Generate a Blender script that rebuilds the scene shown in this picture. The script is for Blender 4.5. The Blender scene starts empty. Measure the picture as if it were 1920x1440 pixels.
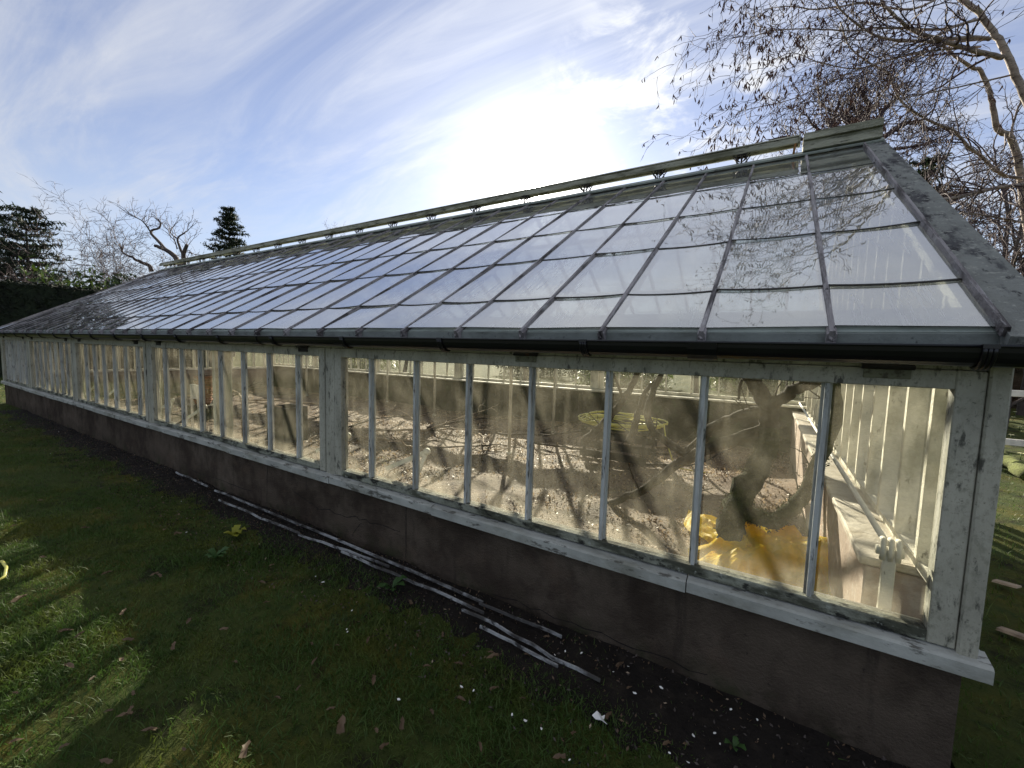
import bpy, math, random
import numpy as np
from mathutils import Vector, Matrix

# ------------------------------------------------------------------ camera, sky, sun, exposure
S = bpy.context.scene
COL = S.collection
F, CX, CY, CZ, YAW, PITCH, ROLL = 779.41, -.7553, -2.2154, 1.657, .5461, -.0826, .0282

def cam_axes():
    r = Vector((math.cos(YAW), math.sin(YAW), 0)); f = Vector((-math.sin(YAW), math.cos(YAW), 0)); u = Vector((0, 0, 1))
    f2 = f*math.cos(PITCH) + u*math.sin(PITCH); u2 = u*math.cos(PITCH) - f*math.sin(PITCH)
    r3 = r*math.cos(ROLL) + u2*math.sin(ROLL); u3 = u2*math.cos(ROLL) - r*math.sin(ROLL)
    return r3, u3, f2
R3, U3, F2 = cam_axes()
cd = bpy.data.cameras.new('camera'); cam = bpy.data.objects.new('camera', cd); COL.objects.link(cam)
cam.matrix_world = Matrix(((R3.x, U3.x, -F2.x, CX), (R3.y, U3.y, -F2.y, CY), (R3.z, U3.z, -F2.z, CZ), (0, 0, 0, 1)))
cd.sensor_width = 36; cd.lens = F/1920*36; cd.clip_start = .05; cd.clip_end = 2000
S.camera = cam

SUN_EL, SUN_AZ = math.radians(20.4), math.radians(-28.8)
SD = Vector((math.sin(SUN_AZ)*math.cos(SUN_EL), math.cos(SUN_AZ)*math.cos(SUN_EL), math.sin(SUN_EL)))
sl = bpy.data.lights.new('sun', 'SUN'); sl.energy = 5.0; sl.angle = math.radians(.5); sl.color = (1, .9, .74)
so = bpy.data.objects.new('sun', sl); COL.objects.link(so)
so.rotation_euler = SD.to_track_quat('Z', 'Y').to_euler(); so.location = (0, 0, 30)

S.view_settings.view_transform = 'Standard'; S.view_settings.look = 'None'
S.view_settings.exposure = 1.5; S.view_settings.gamma = 1; S.view_settings.use_curve_mapping = False
S.cycles.transparent_max_bounces = 40; S.cycles.max_bounces = 10; S.cycles.diffuse_bounces = 4
S.cycles.glossy_bounces = 4; S.cycles.transmission_bounces = 8; S.cycles.sample_clamp_indirect = 6
S.cycles.caustics_reflective = False

W = bpy.data.worlds.new('World'); S.world = W; W.use_nodes = True
def build_world():
    nt = W.node_tree; N = nt.nodes; L = nt.links; N.clear()
    def nd(t, **k):
        n = N.new(t)
        for a, b in k.items(): setattr(n, a, b)
        return n
    def math_(op, a, b=None, clamp=False):
        n = nd('ShaderNodeMath', operation=op, use_clamp=clamp)
        for i, v in enumerate((a, b)):
            if v is None: continue
            if hasattr(v, 'is_linked'): L.new(v, n.inputs[i])
            else: n.inputs[i].default_value = v
        return n.outputs[0]
    out = nd('ShaderNodeOutputWorld'); bg = nd('ShaderNodeBackground'); bg.inputs[1].default_value = .05
    sky = nd('ShaderNodeTexSky', sky_type='NISHITA'); sky.sun_disc = False
    sky.sun_elevation = SUN_EL; sky.sun_rotation = SUN_AZ
    sky.air_density = 1.1; sky.dust_density = .3; sky.ozone_density = 5; sky.altitude = 50
    tc = nd('ShaderNodeTexCoord'); sep = nd('ShaderNodeSeparateXYZ'); L.new(tc.outputs['Generated'], sep.inputs[0])
    zz = math_('ADD', math_('MAXIMUM', sep.outputs[2], 0.0), .13)
    px = math_('DIVIDE', sep.outputs[0], zz); py = math_('DIVIDE', sep.outputs[1], zz)
    cmb = nd('ShaderNodeCombineXYZ'); L.new(px, cmb.inputs[0]); L.new(py, cmb.inputs[1])
    def noise(scale, detail, rough, dist, rot, sc, off=(0, 0, 0)):
        m = nd('ShaderNodeMapping'); m.inputs['Rotation'].default_value = (0, 0, math.radians(rot)); m.inputs['Scale'].default_value = sc; m.inputs['Location'].default_value = off
        L.new(cmb.outputs[0], m.inputs[0])
        n = nd('ShaderNodeTexNoise'); n.inputs['Scale'].default_value = scale; n.inputs['Detail'].default_value = detail
        n.inputs['Roughness'].default_value = rough; n.inputs['Distortion'].default_value = dist
        L.new(m.outputs[0], n.inputs['Vector']); return n.outputs['Fac']
    def ramp(v, lo, hi):
        n = nd('ShaderNodeMapRange', interpolation_type='SMOOTHSTEP'); n.inputs[1].default_value = lo; n.inputs[2].default_value = hi; L.new(v, n.inputs[0]); return n.outputs[0]
    cir = ramp(noise(1.5, 10, .62, 1.1, 24, (.42, 1.7, 1), (.3, 2.1, 0)), .36, .84)
    veil = ramp(noise(.42, 5, .5, .5, -15, (.7, 1.2, 1), (4.2, 1, 0)), .3, .75)
    fine = ramp(noise(2.6, 8, .65, 1.4, 35, (.45, 1.7, 1)), .4, .85)
    cov = math_('ADD', math_('MULTIPLY', cir, .75), math_('ADD', math_('MULTIPLY', veil, .26), math_('MULTIPLY', math_('MULTIPLY', fine, veil), .6)))
    # small ragged cumulus
    cum = ramp(noise(3.6, 9, .62, .4, 0, (1, 1, 1), (1.7, 5.2, 0)), .47, .64)
    rt = nd('ShaderNodeVectorMath', operation='DOT_PRODUCT'); L.new(tc.outputs['Generated'], rt.inputs[0])
    a = math.radians(-13); e = math.radians(25); rt.inputs[1].default_value = (math.sin(a)*math.cos(e), math.cos(a)*math.cos(e), math.sin(e))
    cum = math_('MULTIPLY', cum, ramp(rt.outputs['Value'], .955, .985))
    cov = math_('ADD', cov, math_('MULTIPLY', ramp(sep.outputs[2], .58, .82), .62))  # unseen cloud cover overhead, added to whiten the roof reflections
    cov = math_('MINIMUM', math_('ADD', cov, math_('MULTIPLY', cum, .9)), 1.0)
    # haze towards the horizon
    hz = ramp(sep.outputs[2], .34, .02)
    dot = nd('ShaderNodeVectorMath', operation='DOT_PRODUCT'); L.new(tc.outputs['Generated'], dot.inputs[0]); dot.inputs[1].default_value = SD
    d = math_('MAXIMUM', dot.outputs['Value'], 0.0)
    def lobe(p, k): return math_('MULTIPLY', math_('POWER', d, p), k)
    glow = math_('ADD', math_('ADD', lobe(9, CL_GLOW[0]), lobe(60, CL_GLOW[1])), math_('ADD', lobe(420, CL_GLOW[2]), lobe(14000, CL_GLOW[3])))
    hs = nd('ShaderNodeHueSaturation'); hs.inputs['Saturation'].default_value = .78; hs.inputs['Hue'].default_value = .512; L.new(sky.outputs[0], hs.inputs['Color'])
    mx = nd('ShaderNodeMix', data_type='RGBA'); L.new(cov, mx.inputs[0]); L.new(hs.outputs[0], mx.inputs[6])
    # clouds: white, lit more strongly near the sun
    lum = math_('ADD', CLOUD_LUM, math_('MULTIPLY', math_('POWER', d, 6), CLOUD_LUM*.5))
    cc = nd('ShaderNodeCombineXYZ'); L.new(lum, cc.inputs[0]); L.new(math_('MULTIPLY', lum, 1.03), cc.inputs[1]); L.new(math_('MULTIPLY', lum, 1.10), cc.inputs[2])
    L.new(cc.outputs[0], mx.inputs[7])
    mh = nd('ShaderNodeMix', data_type='RGBA'); L.new(math_('MULTIPLY', hz, .75), mh.inputs[0]); L.new(mx.outputs[2], mh.inputs[6])
    mh.inputs[7].default_value = (CLOUD_LUM*.93, CLOUD_LUM*1.03, CLOUD_LUM*1.2, 1)
    gc = nd('ShaderNodeVectorMath', operation='SCALE'); gc.inputs[0].default_value = (1, .97, .88); L.new(glow, gc.inputs[3])
    add = nd('ShaderNodeVectorMath', operation='ADD'); L.new(mh.outputs[2], add.inputs[0]); L.new(gc.outputs[0], add.inputs[1])
    L.new(add.outputs[0], bg.inputs[0]); L.new(bg.outputs[0], out.inputs[0])
CLOUD_LUM = 5.0
CL_GLOW = (.5, 3.2, 60, 1500)
build_world()

# ------------------------------------------------------------------ helpers
rnd = random.Random(7); nrg = np.random.default_rng(11)

def at(u, v, depth):
    "point on the sight line through a photo pixel at a distance along the view axis: used once to survey where things stand"
    d = F2 + R3*((u-960)/F) - U3*((v-720)/F)
    return Vector((CX, CY, CZ)) + d*depth
def on_z(u, v, z=0.0):
    d = F2 + R3*((u-960)/F) - U3*((v-720)/F)
    return Vector((CX, CY, CZ)) + d*((z-CZ)/d.z)

class MB:
    def __init__(s): s.v = []; s.f = []; s.m = []; s.sm = []
    def add(s, vs, fs, m=0, smooth=False):
        o = len(s.v); s.v += [tuple(p) for p in vs]
        for f in fs: s.f.append(tuple(i+o for i in f)); s.m.append(m); s.sm.append(smooth)
    def box(s, a, b, m=0, bev=0.0):
        (x0, y0, z0), (x1, y1, z1) = a, b
        if x0 > x1: x0, x1 = x1, x0
        if y0 > y1: y0, y1 = y1, y0
        if z0 > z1: z0, z1 = z1, z0
        if bev <= 0:
            s.add([(x0,y0,z0),(x1,y0,z0),(x1,y1,z0),(x0,y1,z0),(x0,y0,z1),(x1,y0,z1),(x1,y1,z1),(x0,y1,z1)],
                  [(0,3,2,1),(4,5,6,7),(0,1,5,4),(1,2,6,5),(2,3,7,6),(3,0,4,7)], m); return
        c = Vector(((x0+x1)/2, (y0+y1)/2, (z0+z1)/2)); h = ((x1-x0)/2, (y1-y0)/2, (z1-z0)/2); b_ = min(bev, min(h)*.9)
        vs = []; idx = {}
        for sx in (-1,1):
            for sy in (-1,1):
                for sz in (-1,1):
                    for ax in range(3):
                        k = [h[0]-b_, h[1]-b_, h[2]-b_]; k[ax] = h[ax]
                        idx[(sx,sy,sz,ax)] = len(vs); vs.append((c.x+sx*k[0], c.y+sy*k[1], c.z+sz*k[2]))
        fs = []
        def q(l): fs.append(tuple(idx[k] for k in l))
        for sx in (-1,1): q([(sx,-1,-1,0),(sx,1,-1,0),(sx,1,1,0),(sx,-1,1,0)])
        for sy in (-1,1): q([(-1,sy,-1,1),(1,sy,-1,1),(1,sy,1,1),(-1,sy,1,1)])
        for sz in (-1,1): q([(-1,-1,sz,2),(1,-1,sz,2),(1,1,sz,2),(-1,1,sz,2)])
        for a_ in (-1,1):
            for b2 in (-1,1):
                q([(a_,b2,-1,0),(a_,b2,1,0),(a_,b2,1,1),(a_,b2,-1,1)])
                q([(a_,-1,b2,0),(a_,1,b2,0),(a_,1,b2,2),(a_,-1,b2,2)])
                q([(-1,a_,b2,1),(1,a_,b2,1),(1,a_,b2,2),(-1,a_,b2,2)])
        for sx in (-1,1):
            for sy in (-1,1):
                for sz in (-1,1): q([(sx,sy,sz,0),(sx,sy,sz,1),(sx,sy,sz,2)])
        s.add(vs, fs, m)
    def prism(s, prof, p0, p1, m=0, up=(0,0,1), smooth=False, caps=True):
        "sweep a closed profile of (side, up) pairs straight from p0 to p1"
        p0 = Vector(p0); p1 = Vector(p1); d = (p1-p0).normalized(); u = Vector(up); sd = d.cross(u).normalized(); u = sd.cross(d).normalized()
        n = len(prof); vs = [p+sd*a+u*b for p in (p0, p1) for a, b in prof]
        fs = [(i, (i+1) % n, n+(i+1) % n, n+i) for i in range(n)]
        s.add(vs, fs, m, smooth)
        if caps: s.add(vs, [tuple(range(n))[::-1], tuple(range(n, 2*n))], m)
    def tube(s, pts, rad, n=6, m=0, cap=True, smooth=True):
        pts = [Vector(p) for p in pts]; k = len(pts)
        if not hasattr(rad, '__len__'): rad = [rad]*k
        vs = []; ref = None
        for i, p in enumerate(pts):
            d = (pts[min(i+1, k-1)]-pts[max(i-1, 0)])
            if d.length < 1e-9: d = Vector((0,0,1))
            d.normalize()
            if ref is None: ref = Vector((0,0,1)) if abs(d.z) < .9 else Vector((1,0,0))
            a = d.cross(ref)
            if a.length < 1e-5: a = d.cross(Vector((.3,.9,.1)))
            a.normalize(); b = a.cross(d); ref = b
            for j in range(n):
                t = 2*math.pi*j/n; vs.append(p+(a*math.cos(t)+b*math.sin(t))*rad[i])
        fs = [(i*n+j, i*n+(j+1) % n, (i+1)*n+(j+1) % n, (i+1)*n+j) for i in range(k-1) for j in range(n)]
        if cap: fs += [tuple(range(n))[::-1], tuple(range((k-1)*n, k*n))]
        s.add(vs, fs, m, smooth)
    def build(s, name, mats, parent=None, label=None, cat=None, group=None, kind=None, origin=None):
        if not isinstance(mats, (list, tuple)): mats = [mats]
        me = bpy.data.meshes.new(name); V = np.array(s.v, dtype=np.float64).reshape(-1, 3)
        base = Vector((0,0,0))
        if parent is not None: base = wloc(parent)
        if origin is None: origin = base
        V = V-np.array(origin)
        me.from_pydata(V.tolist(), [], s.f)
        for mm in mats: me.materials.append(mm)
        me.polygons.foreach_set('material_index', s.m); me.polygons.foreach_set('use_smooth', s.sm); me.update()
        o = bpy.data.objects.new(name, me); COL.objects.link(o); o.location = Vector(origin)-base
        if parent is not None: o.parent = parent
        tag(o, label, cat, group, kind); return o
def wloc(o):
    p = o.location.copy()
    while o.parent: o = o.parent; p += o.location
    return p
def tag(o, label=None, cat=None, group=None, kind=None):
    for k, v in (('label', label), ('category', cat), ('group', group), ('kind', kind)):
        if v: o[k] = v
def thing(name, loc, label, cat, group=None):
    o = bpy.data.objects.new(name, None); COL.objects.link(o); o.location = loc; o.empty_display_size = .2; tag(o, label, cat, group); return o
def copy_part(o, parent, dx=(0,0,0), rz=0):
    c = o.copy(); COL.objects.link(c); c.parent = parent; c.location = o.location+Vector(dx); c.rotation_euler.z += rz
    return c
def np_mesh(name, V, Fc, mats, mi=None, smooth=False):
    me = bpy.data.meshes.new(name); n = len(V); m, k = Fc.shape
    me.vertices.add(n); me.vertices.foreach_set('co', np.asarray(V, np.float32).ravel())
    me.loops.add(m*k); me.loops.foreach_set('vertex_index', Fc.astype(np.int32).ravel())
    me.polygons.add(m); me.polygons.foreach_set('loop_start', np.arange(m, dtype=np.int32)*k)
    for x in mats: me.materials.append(x)
    if mi is not None: me.polygons.foreach_set('material_index', mi.astype(np.int32))
    if smooth: me.polygons.foreach_set('use_smooth', np.ones(m, bool))
    me.update(calc_edges=True); me.validate()
    o = bpy.data.objects.new(name, me); COL.objects.link(o); return o

# ------------------------------------------------------------------ materials
def mat(name, base, layers=(), rough=.8, spec=.3, bump=0, bscale=30, stretch=(1,1,1), var=.25, vscale=6, transl=0, metal=0, coat=0, bstretch=None):
    """layers: (colour, scale, lo, hi, stretch, strength[, zlo, zhi]) - world-space noise masks laid over the base colour"""
    M = bpy.data.materials.new(name); M.use_nodes = True; nt = M.node_tree; N = nt.nodes; L = nt.links
    P = N['Principled BSDF']; geo = N.new('ShaderNodeNewGeometry')
    def noise(scale, st, detail=6, rough_=.6):
        mp = N.new('ShaderNodeMapping'); mp.inputs['Scale'].default_value = st; L.new(geo.outputs['Position'], mp.inputs[0])
        n = N.new('ShaderNodeTexNoise'); n.inputs['Scale'].default_value = scale; n.inputs['Detail'].default_value = detail; n.inputs['Roughness'].default_value = rough_
        L.new(mp.outputs[0], n.inputs['Vector']); return n.outputs['Fac']
    hsv = N.new('ShaderNodeHueSaturation'); hsv.inputs['Color'].default_value = (*base, 1)
    mr = N.new('ShaderNodeMapRange'); mr.inputs[1].default_value = .25; mr.inputs[2].default_value = .75; mr.inputs[3].default_value = 1-var; mr.inputs[4].default_value = 1+var
    L.new(noise(vscale, stretch), mr.inputs[0]); L.new(mr.outputs[0], hsv.inputs['Value'])
    col = hsv.outputs[0]
    for ly in layers:
        c, sc, lo, hi, st, k = ly[:6]
        m = N.new('ShaderNodeMapRange'); m.interpolation_type = 'SMOOTHSTEP'; m.inputs[1].default_value = lo; m.inputs[2].default_value = hi; m.inputs[4].default_value = k
        L.new(noise(sc, st, 8, .65), m.inputs[0]); fac = m.outputs[0]
        if len(ly) > 6:
            sp = N.new('ShaderNodeSeparateXYZ'); L.new(geo.outputs['Position'], sp.inputs[0])
            g = N.new('ShaderNodeMapRange'); g.inputs[1].default_value = ly[6]; g.inputs[2].default_value = ly[7]; L.new(sp.outputs[2], g.inputs[0])
            mu = N.new('ShaderNodeMath'); mu.operation = 'MULTIPLY'; L.new(fac, mu.inputs[0]); L.new(g.outputs[0], mu.inputs[1]); fac = mu.outputs[0]
        x = N.new('ShaderNodeMix'); x.data_type = 'RGBA'; L.new(fac, x.inputs[0]); L.new(col, x.inputs[6]); x.inputs[7].default_value = (*c, 1); col = x.outputs[2]
    L.new(col, P.inputs['Base Color']); P.inputs['Roughness'].default_value = rough; P.inputs['Specular IOR Level'].default_value = spec
    P.inputs['Metallic'].default_value = metal; P.inputs['Coat Weight'].default_value = coat
    if bump:
        b = N.new('ShaderNodeBump'); b.inputs['Strength'].default_value = min(1, bump); b.inputs['Distance'].default_value = .02*max(1, bump)
        L.new(noise(bscale, bstretch or stretch, 8, .65), b.inputs['Height']); L.new(b.outputs[0], P.inputs['Normal'])
    if transl:
        T = N.new('ShaderNodeBsdfTranslucent'); L.new(col, T.inputs[0]); mx = N.new('ShaderNodeMixShader'); mx.inputs[0].default_value = transl
        L.new(P.outputs[0], mx.inputs[1]); L.new(T.outputs[0], mx.inputs[2]); L.new(mx.outputs[0], N['Material Output'].inputs[0])
    return M

def glass(name, tint, base_dirt, spots, dirtcol, streak, low=None, gloss=.02, waves=0.0, f0=.04, tr=.5, pw=5.0, runs=0):
    "thin pane: Schlick reflection over a clear sheet, with dirt that scatters light"
    M = bpy.data.materials.new(name); M.use_nodes = True; nt = M.node_tree; N = nt.nodes; L = nt.links
    N.remove(N['Principled BSDF']); out = N['Material Output']; geo = N.new('ShaderNodeNewGeometry')
    def M_(op, a, b=None, c=None, clamp=False):
        n = N.new('ShaderNodeMath'); n.operation = op; n.use_clamp = clamp
        for i, v in enumerate((a, b, c)):
            if v is None: continue
            if hasattr(v, 'is_linked'): L.new(v, n.inputs[i])
            else: n.inputs[i].default_value = v
        return n.outputs[0]
    def noise(scale, st, det=7, ro=.62):
        mp = N.new('ShaderNodeMapping'); mp.inputs['Scale'].default_value = st; L.new(geo.outputs['Position'], mp.inputs[0])
        n = N.new('ShaderNodeTexNoise'); n.inputs['Scale'].default_value = scale; n.inputs['Detail'].default_value = det; n.inputs['Roughness'].default_value = ro
        L.new(mp.outputs[0], n.inputs['Vector']); return n.outputs['Fac']
    def sm(v, lo, hi, k=1.0):
        m = N.new('ShaderNodeMapRange'); m.interpolation_type = 'SMOOTHSTEP'; m.inputs[1].default_value = lo; m.inputs[2].default_value = hi; m.inputs[4].default_value = k
        L.new(v, m.inputs[0]); return m.outputs[0]
    dirt = M_('ADD', base_dirt, M_('MULTIPLY', sm(noise(3.2, (1,1,1)), .35, .75), spots))
    dirt = M_('ADD', dirt, M_('MULTIPLY', sm(noise(*streak), .5, .8), spots*.8))
    dirt = M_('ADD', dirt, sm(noise(90, (1,1,1), 3), .62, .72, spots*.5))
    if runs: dirt = M_('ADD', dirt, M_('MULTIPLY', sm(noise(60, (1,.05,.05), 3), .56, .64, runs), sm(noise(1.9, (1,.6,.6), 2), .46, .60)))
    if low:
        sp = N.new('ShaderNodeSeparateXYZ'); L.new(geo.outputs['Position'], sp.inputs[0])
        g = sm(sp.outputs[2], low[1], low[0], low[2])
        dirt = M_('ADD', dirt, M_('MULTIPLY', g, M_('ADD', .25, sm(noise(9, (1,1,.35)), .35, .7))))
    dirt = M_('MINIMUM', dirt, .92)
    lw = N.new('ShaderNodeLayerWeight'); lw.inputs[0].default_value = .5
    fr = M_('ADD', f0, M_('MULTIPLY', M_('POWER', lw.outputs['Facing'], pw), 1-f0))
    t = N.new('ShaderNodeBsdfTransparent'); t.inputs[0].default_value = (*tint, 1)
    d = N.new('ShaderNodeBsdfDiffuse'); d.inputs[0].default_value = (*dirtcol, 1); tl = N.new('ShaderNodeBsdfTranslucent'); tl.inputs[0].default_value = (*dirtcol, 1)
    dm = N.new('ShaderNodeMixShader'); dm.inputs[0].default_value = tr; L.new(d.outputs[0], dm.inputs[1]); L.new(tl.outputs[0], dm.inputs[2])
    m1 = N.new('ShaderNodeMixShader'); L.new(dirt, m1.inputs[0]); L.new(t.outputs[0], m1.inputs[1]); L.new(dm.outputs[0], m1.inputs[2])
    g = N.new('ShaderNodeBsdfGlossy'); g.inputs['Roughness'].default_value = gloss
    if waves:
        b = N.new('ShaderNodeBump'); b.inputs['Strength'].default_value = waves; b.inputs['Distance'].default_value = .02; L.new(noise(2.2, (1,1,1), 2, .4), b.inputs['Height']); L.new(b.outputs[0], g.inputs['Normal'])
    m2 = N.new('ShaderNodeMixShader'); L.new(fr, m2.inputs[0]); L.new(m1.outputs[0], m2.inputs[1]); L.new(g.outputs[0], m2.inputs[2])
    L.new(m2.outputs[0], out.inputs[0]); return M

BLK = (.012, .012, .010)
m_paint = mat('old_white_paint', (.375,.365,.30), [((.18,.185,.14), 42, .50, .66, (1,1,.7), .5), ((.18,.18,.12), 5, .47, .78, (1,1,.5), .65), ((.035,.035,.028), 26, .56, .68, (1,1,.35), .85), ((.045,.05,.03), 60, .58, .70, (1,1,1), .6)], rough=.65, bump=.4, bscale=40, stretch=(1,1,.3))
m_rail = mat('mouldy_paint', (.25,.26,.21), [((.05,.052,.035), 8, .42, .60, (.6,1,1.6), .92), ((.012,.012,.01), 16, .52, .62, (.6,1,1.2), .95), ((.3,.32,.28), 30, .6, .66, (1,1,1), .8)], rough=.75, bump=.6, bscale=35)
m_sill = mat('white_sill_paint', (.38,.39,.36), [((.15,.15,.11), 5, .44, .72, (.5,1,1), .7), ((.06,.055,.045), 22, .55, .64, (.35,1,1), .85)], rough=.6, bump=.3, bscale=30)
m_bar = mat('weathered_bar_paint', (.50,.52,.50), [((.16,.15,.13), 14, .48, .68, (1,1,.14), .8), ((.03,.027,.025), 40, .56, .66, (1,1,.2), .85)], rough=.7, bump=.6, bscale=50, stretch=(1,1,.2))
m_inner = mat('cream_inner_paint', (.72,.69,.58), [((.3,.28,.2), 7, .45, .75, (1,1,.5), .7), ((.08,.07,.05), 24, .60, .70, (1,1,.4), .7)], rough=.7, bump=.4, bscale=40)
m_rafter = mat('grey_weathered_timber', (.31,.29,.295), [((.06,.052,.052), 10, .44, .62, (2,.22,.35), .9), ((.50,.50,.50), 22, .55, .68, (3,.2,.3), .75), ((.015,.013,.013), 40, .58, .68, (1,.4,.4), .85)], rough=.85, bump=.8, bscale=60, stretch=(3,.3,.4))
m_fascia = mat('grey_green_fascia', (.17,.19,.18), [((.06,.065,.055), 7, .45, .7, (.4,1,1), .8), ((.02,.02,.018), 30, .6, .7, (1,1,1), .8)], rough=.6, bump=.3)
m_verge = mat('lichen_verge_board', (.19,.20,.185), [((.05,.05,.055), 4, .50, .62, (2.2,.6,.6), .92), ((.02,.018,.022), 13, .55, .64, (1.6,.8,.8), .9), ((.36,.37,.33), 30, .56, .66, (1,1,1), .7)], rough=.9, bump=.7, bscale=50)
m_ridge = mat('mossy_ridge_timber', (.38,.38,.30), [((.10,.10,.06), 7, .42, .66, (.25,1,1), .85), ((.03,.028,.02), 24, .55, .66, (.25,1,1.5), .85)], rough=.85, bump=.7, bscale=45, stretch=(.3,1,1))
m_plate = mat('ridge_plate_paint', (.36,.40,.37), [((.14,.15,.12), 6, .45, .7, (.3,1,1), .7), ((.04,.04,.035), 26, .6, .7, (.3,1,1), .7)], rough=.6)
m_gutter = mat('black_gutter', (.008,.008,.009), rough=.3, spec=.4, var=.3)
m_hinge = mat('painted_hinge', (.17,.17,.11), [((.05,.04,.025), 30, .5, .65, (1,1,1), .8)], rough=.6)
m_iron = mat('dark_iron', (.03,.028,.026), [((.10,.05,.03), 20, .55, .7, (1,1,1), .7)], rough=.6, metal=.3)
m_render = mat('brown_render', (.092,.073,.056), [((.135,.110,.085), 1.6, .52, .66, (1,1,1), .75), ((.038,.031,.025), 9, .55, .70, (1,1,.12), .7), ((.025,.019,.014), 6, .40, .62, (1,1,1), .95, .20, .0), ((.045,.034,.026), 1.1, .45, .62, (1,1,1), .7), ((.035,.026,.02), 2.2, .42, .70, (1,1,1), .8), ((.105,.076,.056), 4.5, .52, .72, (.7,1,1), .6), ((.05,.06,.028), 3.0, .45, .7, (1,1,1), .7, .16, .0), ((.02,.017,.014), 40, .64, .7, (1,1,1), .7)], rough=.95, spec=.1, bump=.7, bscale=70)
m_brick = mat('pinkish_inner_brick', (.42,.33,.27), [((.2,.14,.10), 3, .45, .7, (1,1,1), .7), ((.55,.50,.44), 7, .5, .7, (1,1,1), .7)], rough=.9, bump=.6, bscale=20)
m_backwall = mat('dark_back_wall', (.075,.064,.052), [((.06,.05,.04), 2.4, .42, .65, (1,1,1), .8), ((.10,.12,.06), 3.2, .5, .7, (1,1,1), .7)], rough=.95, bump=.8, bscale=25)
m_ledge = mat('pale_ledge', (.55,.50,.42), [((.3,.25,.18), 5, .45, .7, (1,1,1), .7)], rough=.8, bump=.5)
m_lapedge = mat('algae_shadow_lap_line', (.02,.018,.015), rough=.8)  # algae and grime in one tone with the lap's shadow painted in
m_glass_w = glass('dusty_window_glass', (.97,.97,.95), .014, .06, (.68,.62,.49), (14, (1,1,.10)), low=(.59,.76,.16), gloss=.015, tr=.65)
m_glass_c = glass('clear_window_glass', (.97,.98,.97), .015, .03, (.62,.58,.48), (14, (1,1,.10)), gloss=.015)
m_glass_r = glass('streaked_roof_glass', (.93,.96,.95), .38, .22, (.62,.65,.64), (16, (1,.16,.16)), gloss=.010, waves=.10, f0=.24, pw=2.3, runs=.8)
m_glass_b = glass('clearer_roof_glass', (.95,.97,.96), .03, .06, (.66,.68,.66), (16, (1,.16,.16)), gloss=.010, f0=.03)
m_lawn = mat('mossy_lawn', (.044,.058,.015), [((.018,.014,.009), 5.5, .56, .68, (1,1,1), .8), ((.085,.076,.014), 1.6, .45, .68, (1,1,1), .85), ((.016,.014,.010), 2.6, .52, .68, (1,1,1), .85), ((.02,.04,.012), 7, .5, .7, (1,1,1), .7)], rough=.95, spec=.1, bump=1, bscale=45)
m_soil = mat('damp_dark_soil', (.014,.011,.009), [((.030,.024,.018), 9, .5, .7, (1,1,1), .8)], rough=.9, spec=.2, bump=1, bscale=40)
m_bed = mat('dry_bed_soil', (.22,.16,.11), [((.07,.05,.036), 2.0, .42, .66, (1,1,1), .8), ((.28,.21,.14), 14, .52, .68, (1,1,1), .75), ((.03,.02,.016), 30, .56, .66, (1,1,1), .8)], rough=.8, spec=.35, bump=1.5, bscale=38)
m_grass = mat('grass_blade', (.062,.112,.022), [((.150,.145,.022), 1.9, .47, .70, (1,1,1), .65), ((.035,.06,.02), 4, .5, .7, (1,1,1), .7)], rough=.55, spec=.3, transl=.4)
m_hedge = mat('clipped_yew', (.012,.020,.008), [((.004,.006,.003), 3, .45, .62, (1,1,1), .9), ((.022,.032,.012), 9, .55, .7, (1,1,1), .7)], rough=.8, bump=1, bscale=12)
m_needle = mat('conifer_needles', (.020,.032,.014), [((.010,.016,.010), 1.2, .45, .6, (1,1,1), .8), ((.04,.05,.016), 2.5, .55, .7, (1,1,1), .7)], rough=.7, transl=.25)
m_cedar = mat('cedar_needles', (.030,.045,.026), [((.014,.022,.013), 1.0, .45, .6, (1,1,1), .8), ((.05,.06,.024), 2.5, .55, .7, (1,1,1), .7)], rough=.7, transl=.25)
m_laurel = mat('laurel_leaves', (.07,.11,.02), [((.03,.055,.012), 2, .45, .6, (1,1,1), .8), ((.16,.19,.04), 4, .55, .7, (1,1,1), .6)], rough=.4, spec=.5, transl=.3)
m_bark = mat('grey_brown_bark', (.085,.070,.062), [((.03,.025,.022), 12, .5, .7, (1,1,.4), .8)], rough=.9, bump=.8, bscale=30)
m_twig = mat('purple_brown_twig', (.060,.040,.042), rough=.75, var=.4)
m_birch = mat('birch_bark', (.30,.245,.20), [((.12,.09,.07), 5, .45, .65, (1,1,2.5), .8), ((.04,.03,.03), 16, .56, .66, (1,1,4), .9), ((.15,.16,.06), 3, .55, .7, (1,1,1), .6)], rough=.75, bump=.4, bscale=30)
m_catkin = mat('catkin_brown', (.085,.042,.034), rough=.8, var=.4)
m_vine = mat('vine_bark', (.055,.038,.028), [((.035,.025,.02), 9, .45, .65, (1,1,1), .85), ((.10,.075,.05), 26, .55, .7, (1,1,.5), .7)], rough=.9, bump=1.2, bscale=35)
m_moss = mat('grey_green_moss', (.062,.064,.026), [((.03,.032,.016), 14, .45, .62, (1,1,1), .85), ((.17,.17,.085), 30, .56, .7, (1,1,1), .7)], rough=.95, bump=1.5, bscale=60, transl=.2)
m_yellow = mat('yellow_plastic_film', (.95,.78,.03), [((.95,.78,.08), 5, .45, .7, (1,1,1), .6), ((.88,.62,.02), 11, .55, .7, (1,1,1), .5)], rough=.45, spec=.12, bump=.3, bscale=14, transl=.72)
m_hose = mat('yellow_hose', (.62,.58,.14), rough=.4, spec=.4, var=.15)
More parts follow.
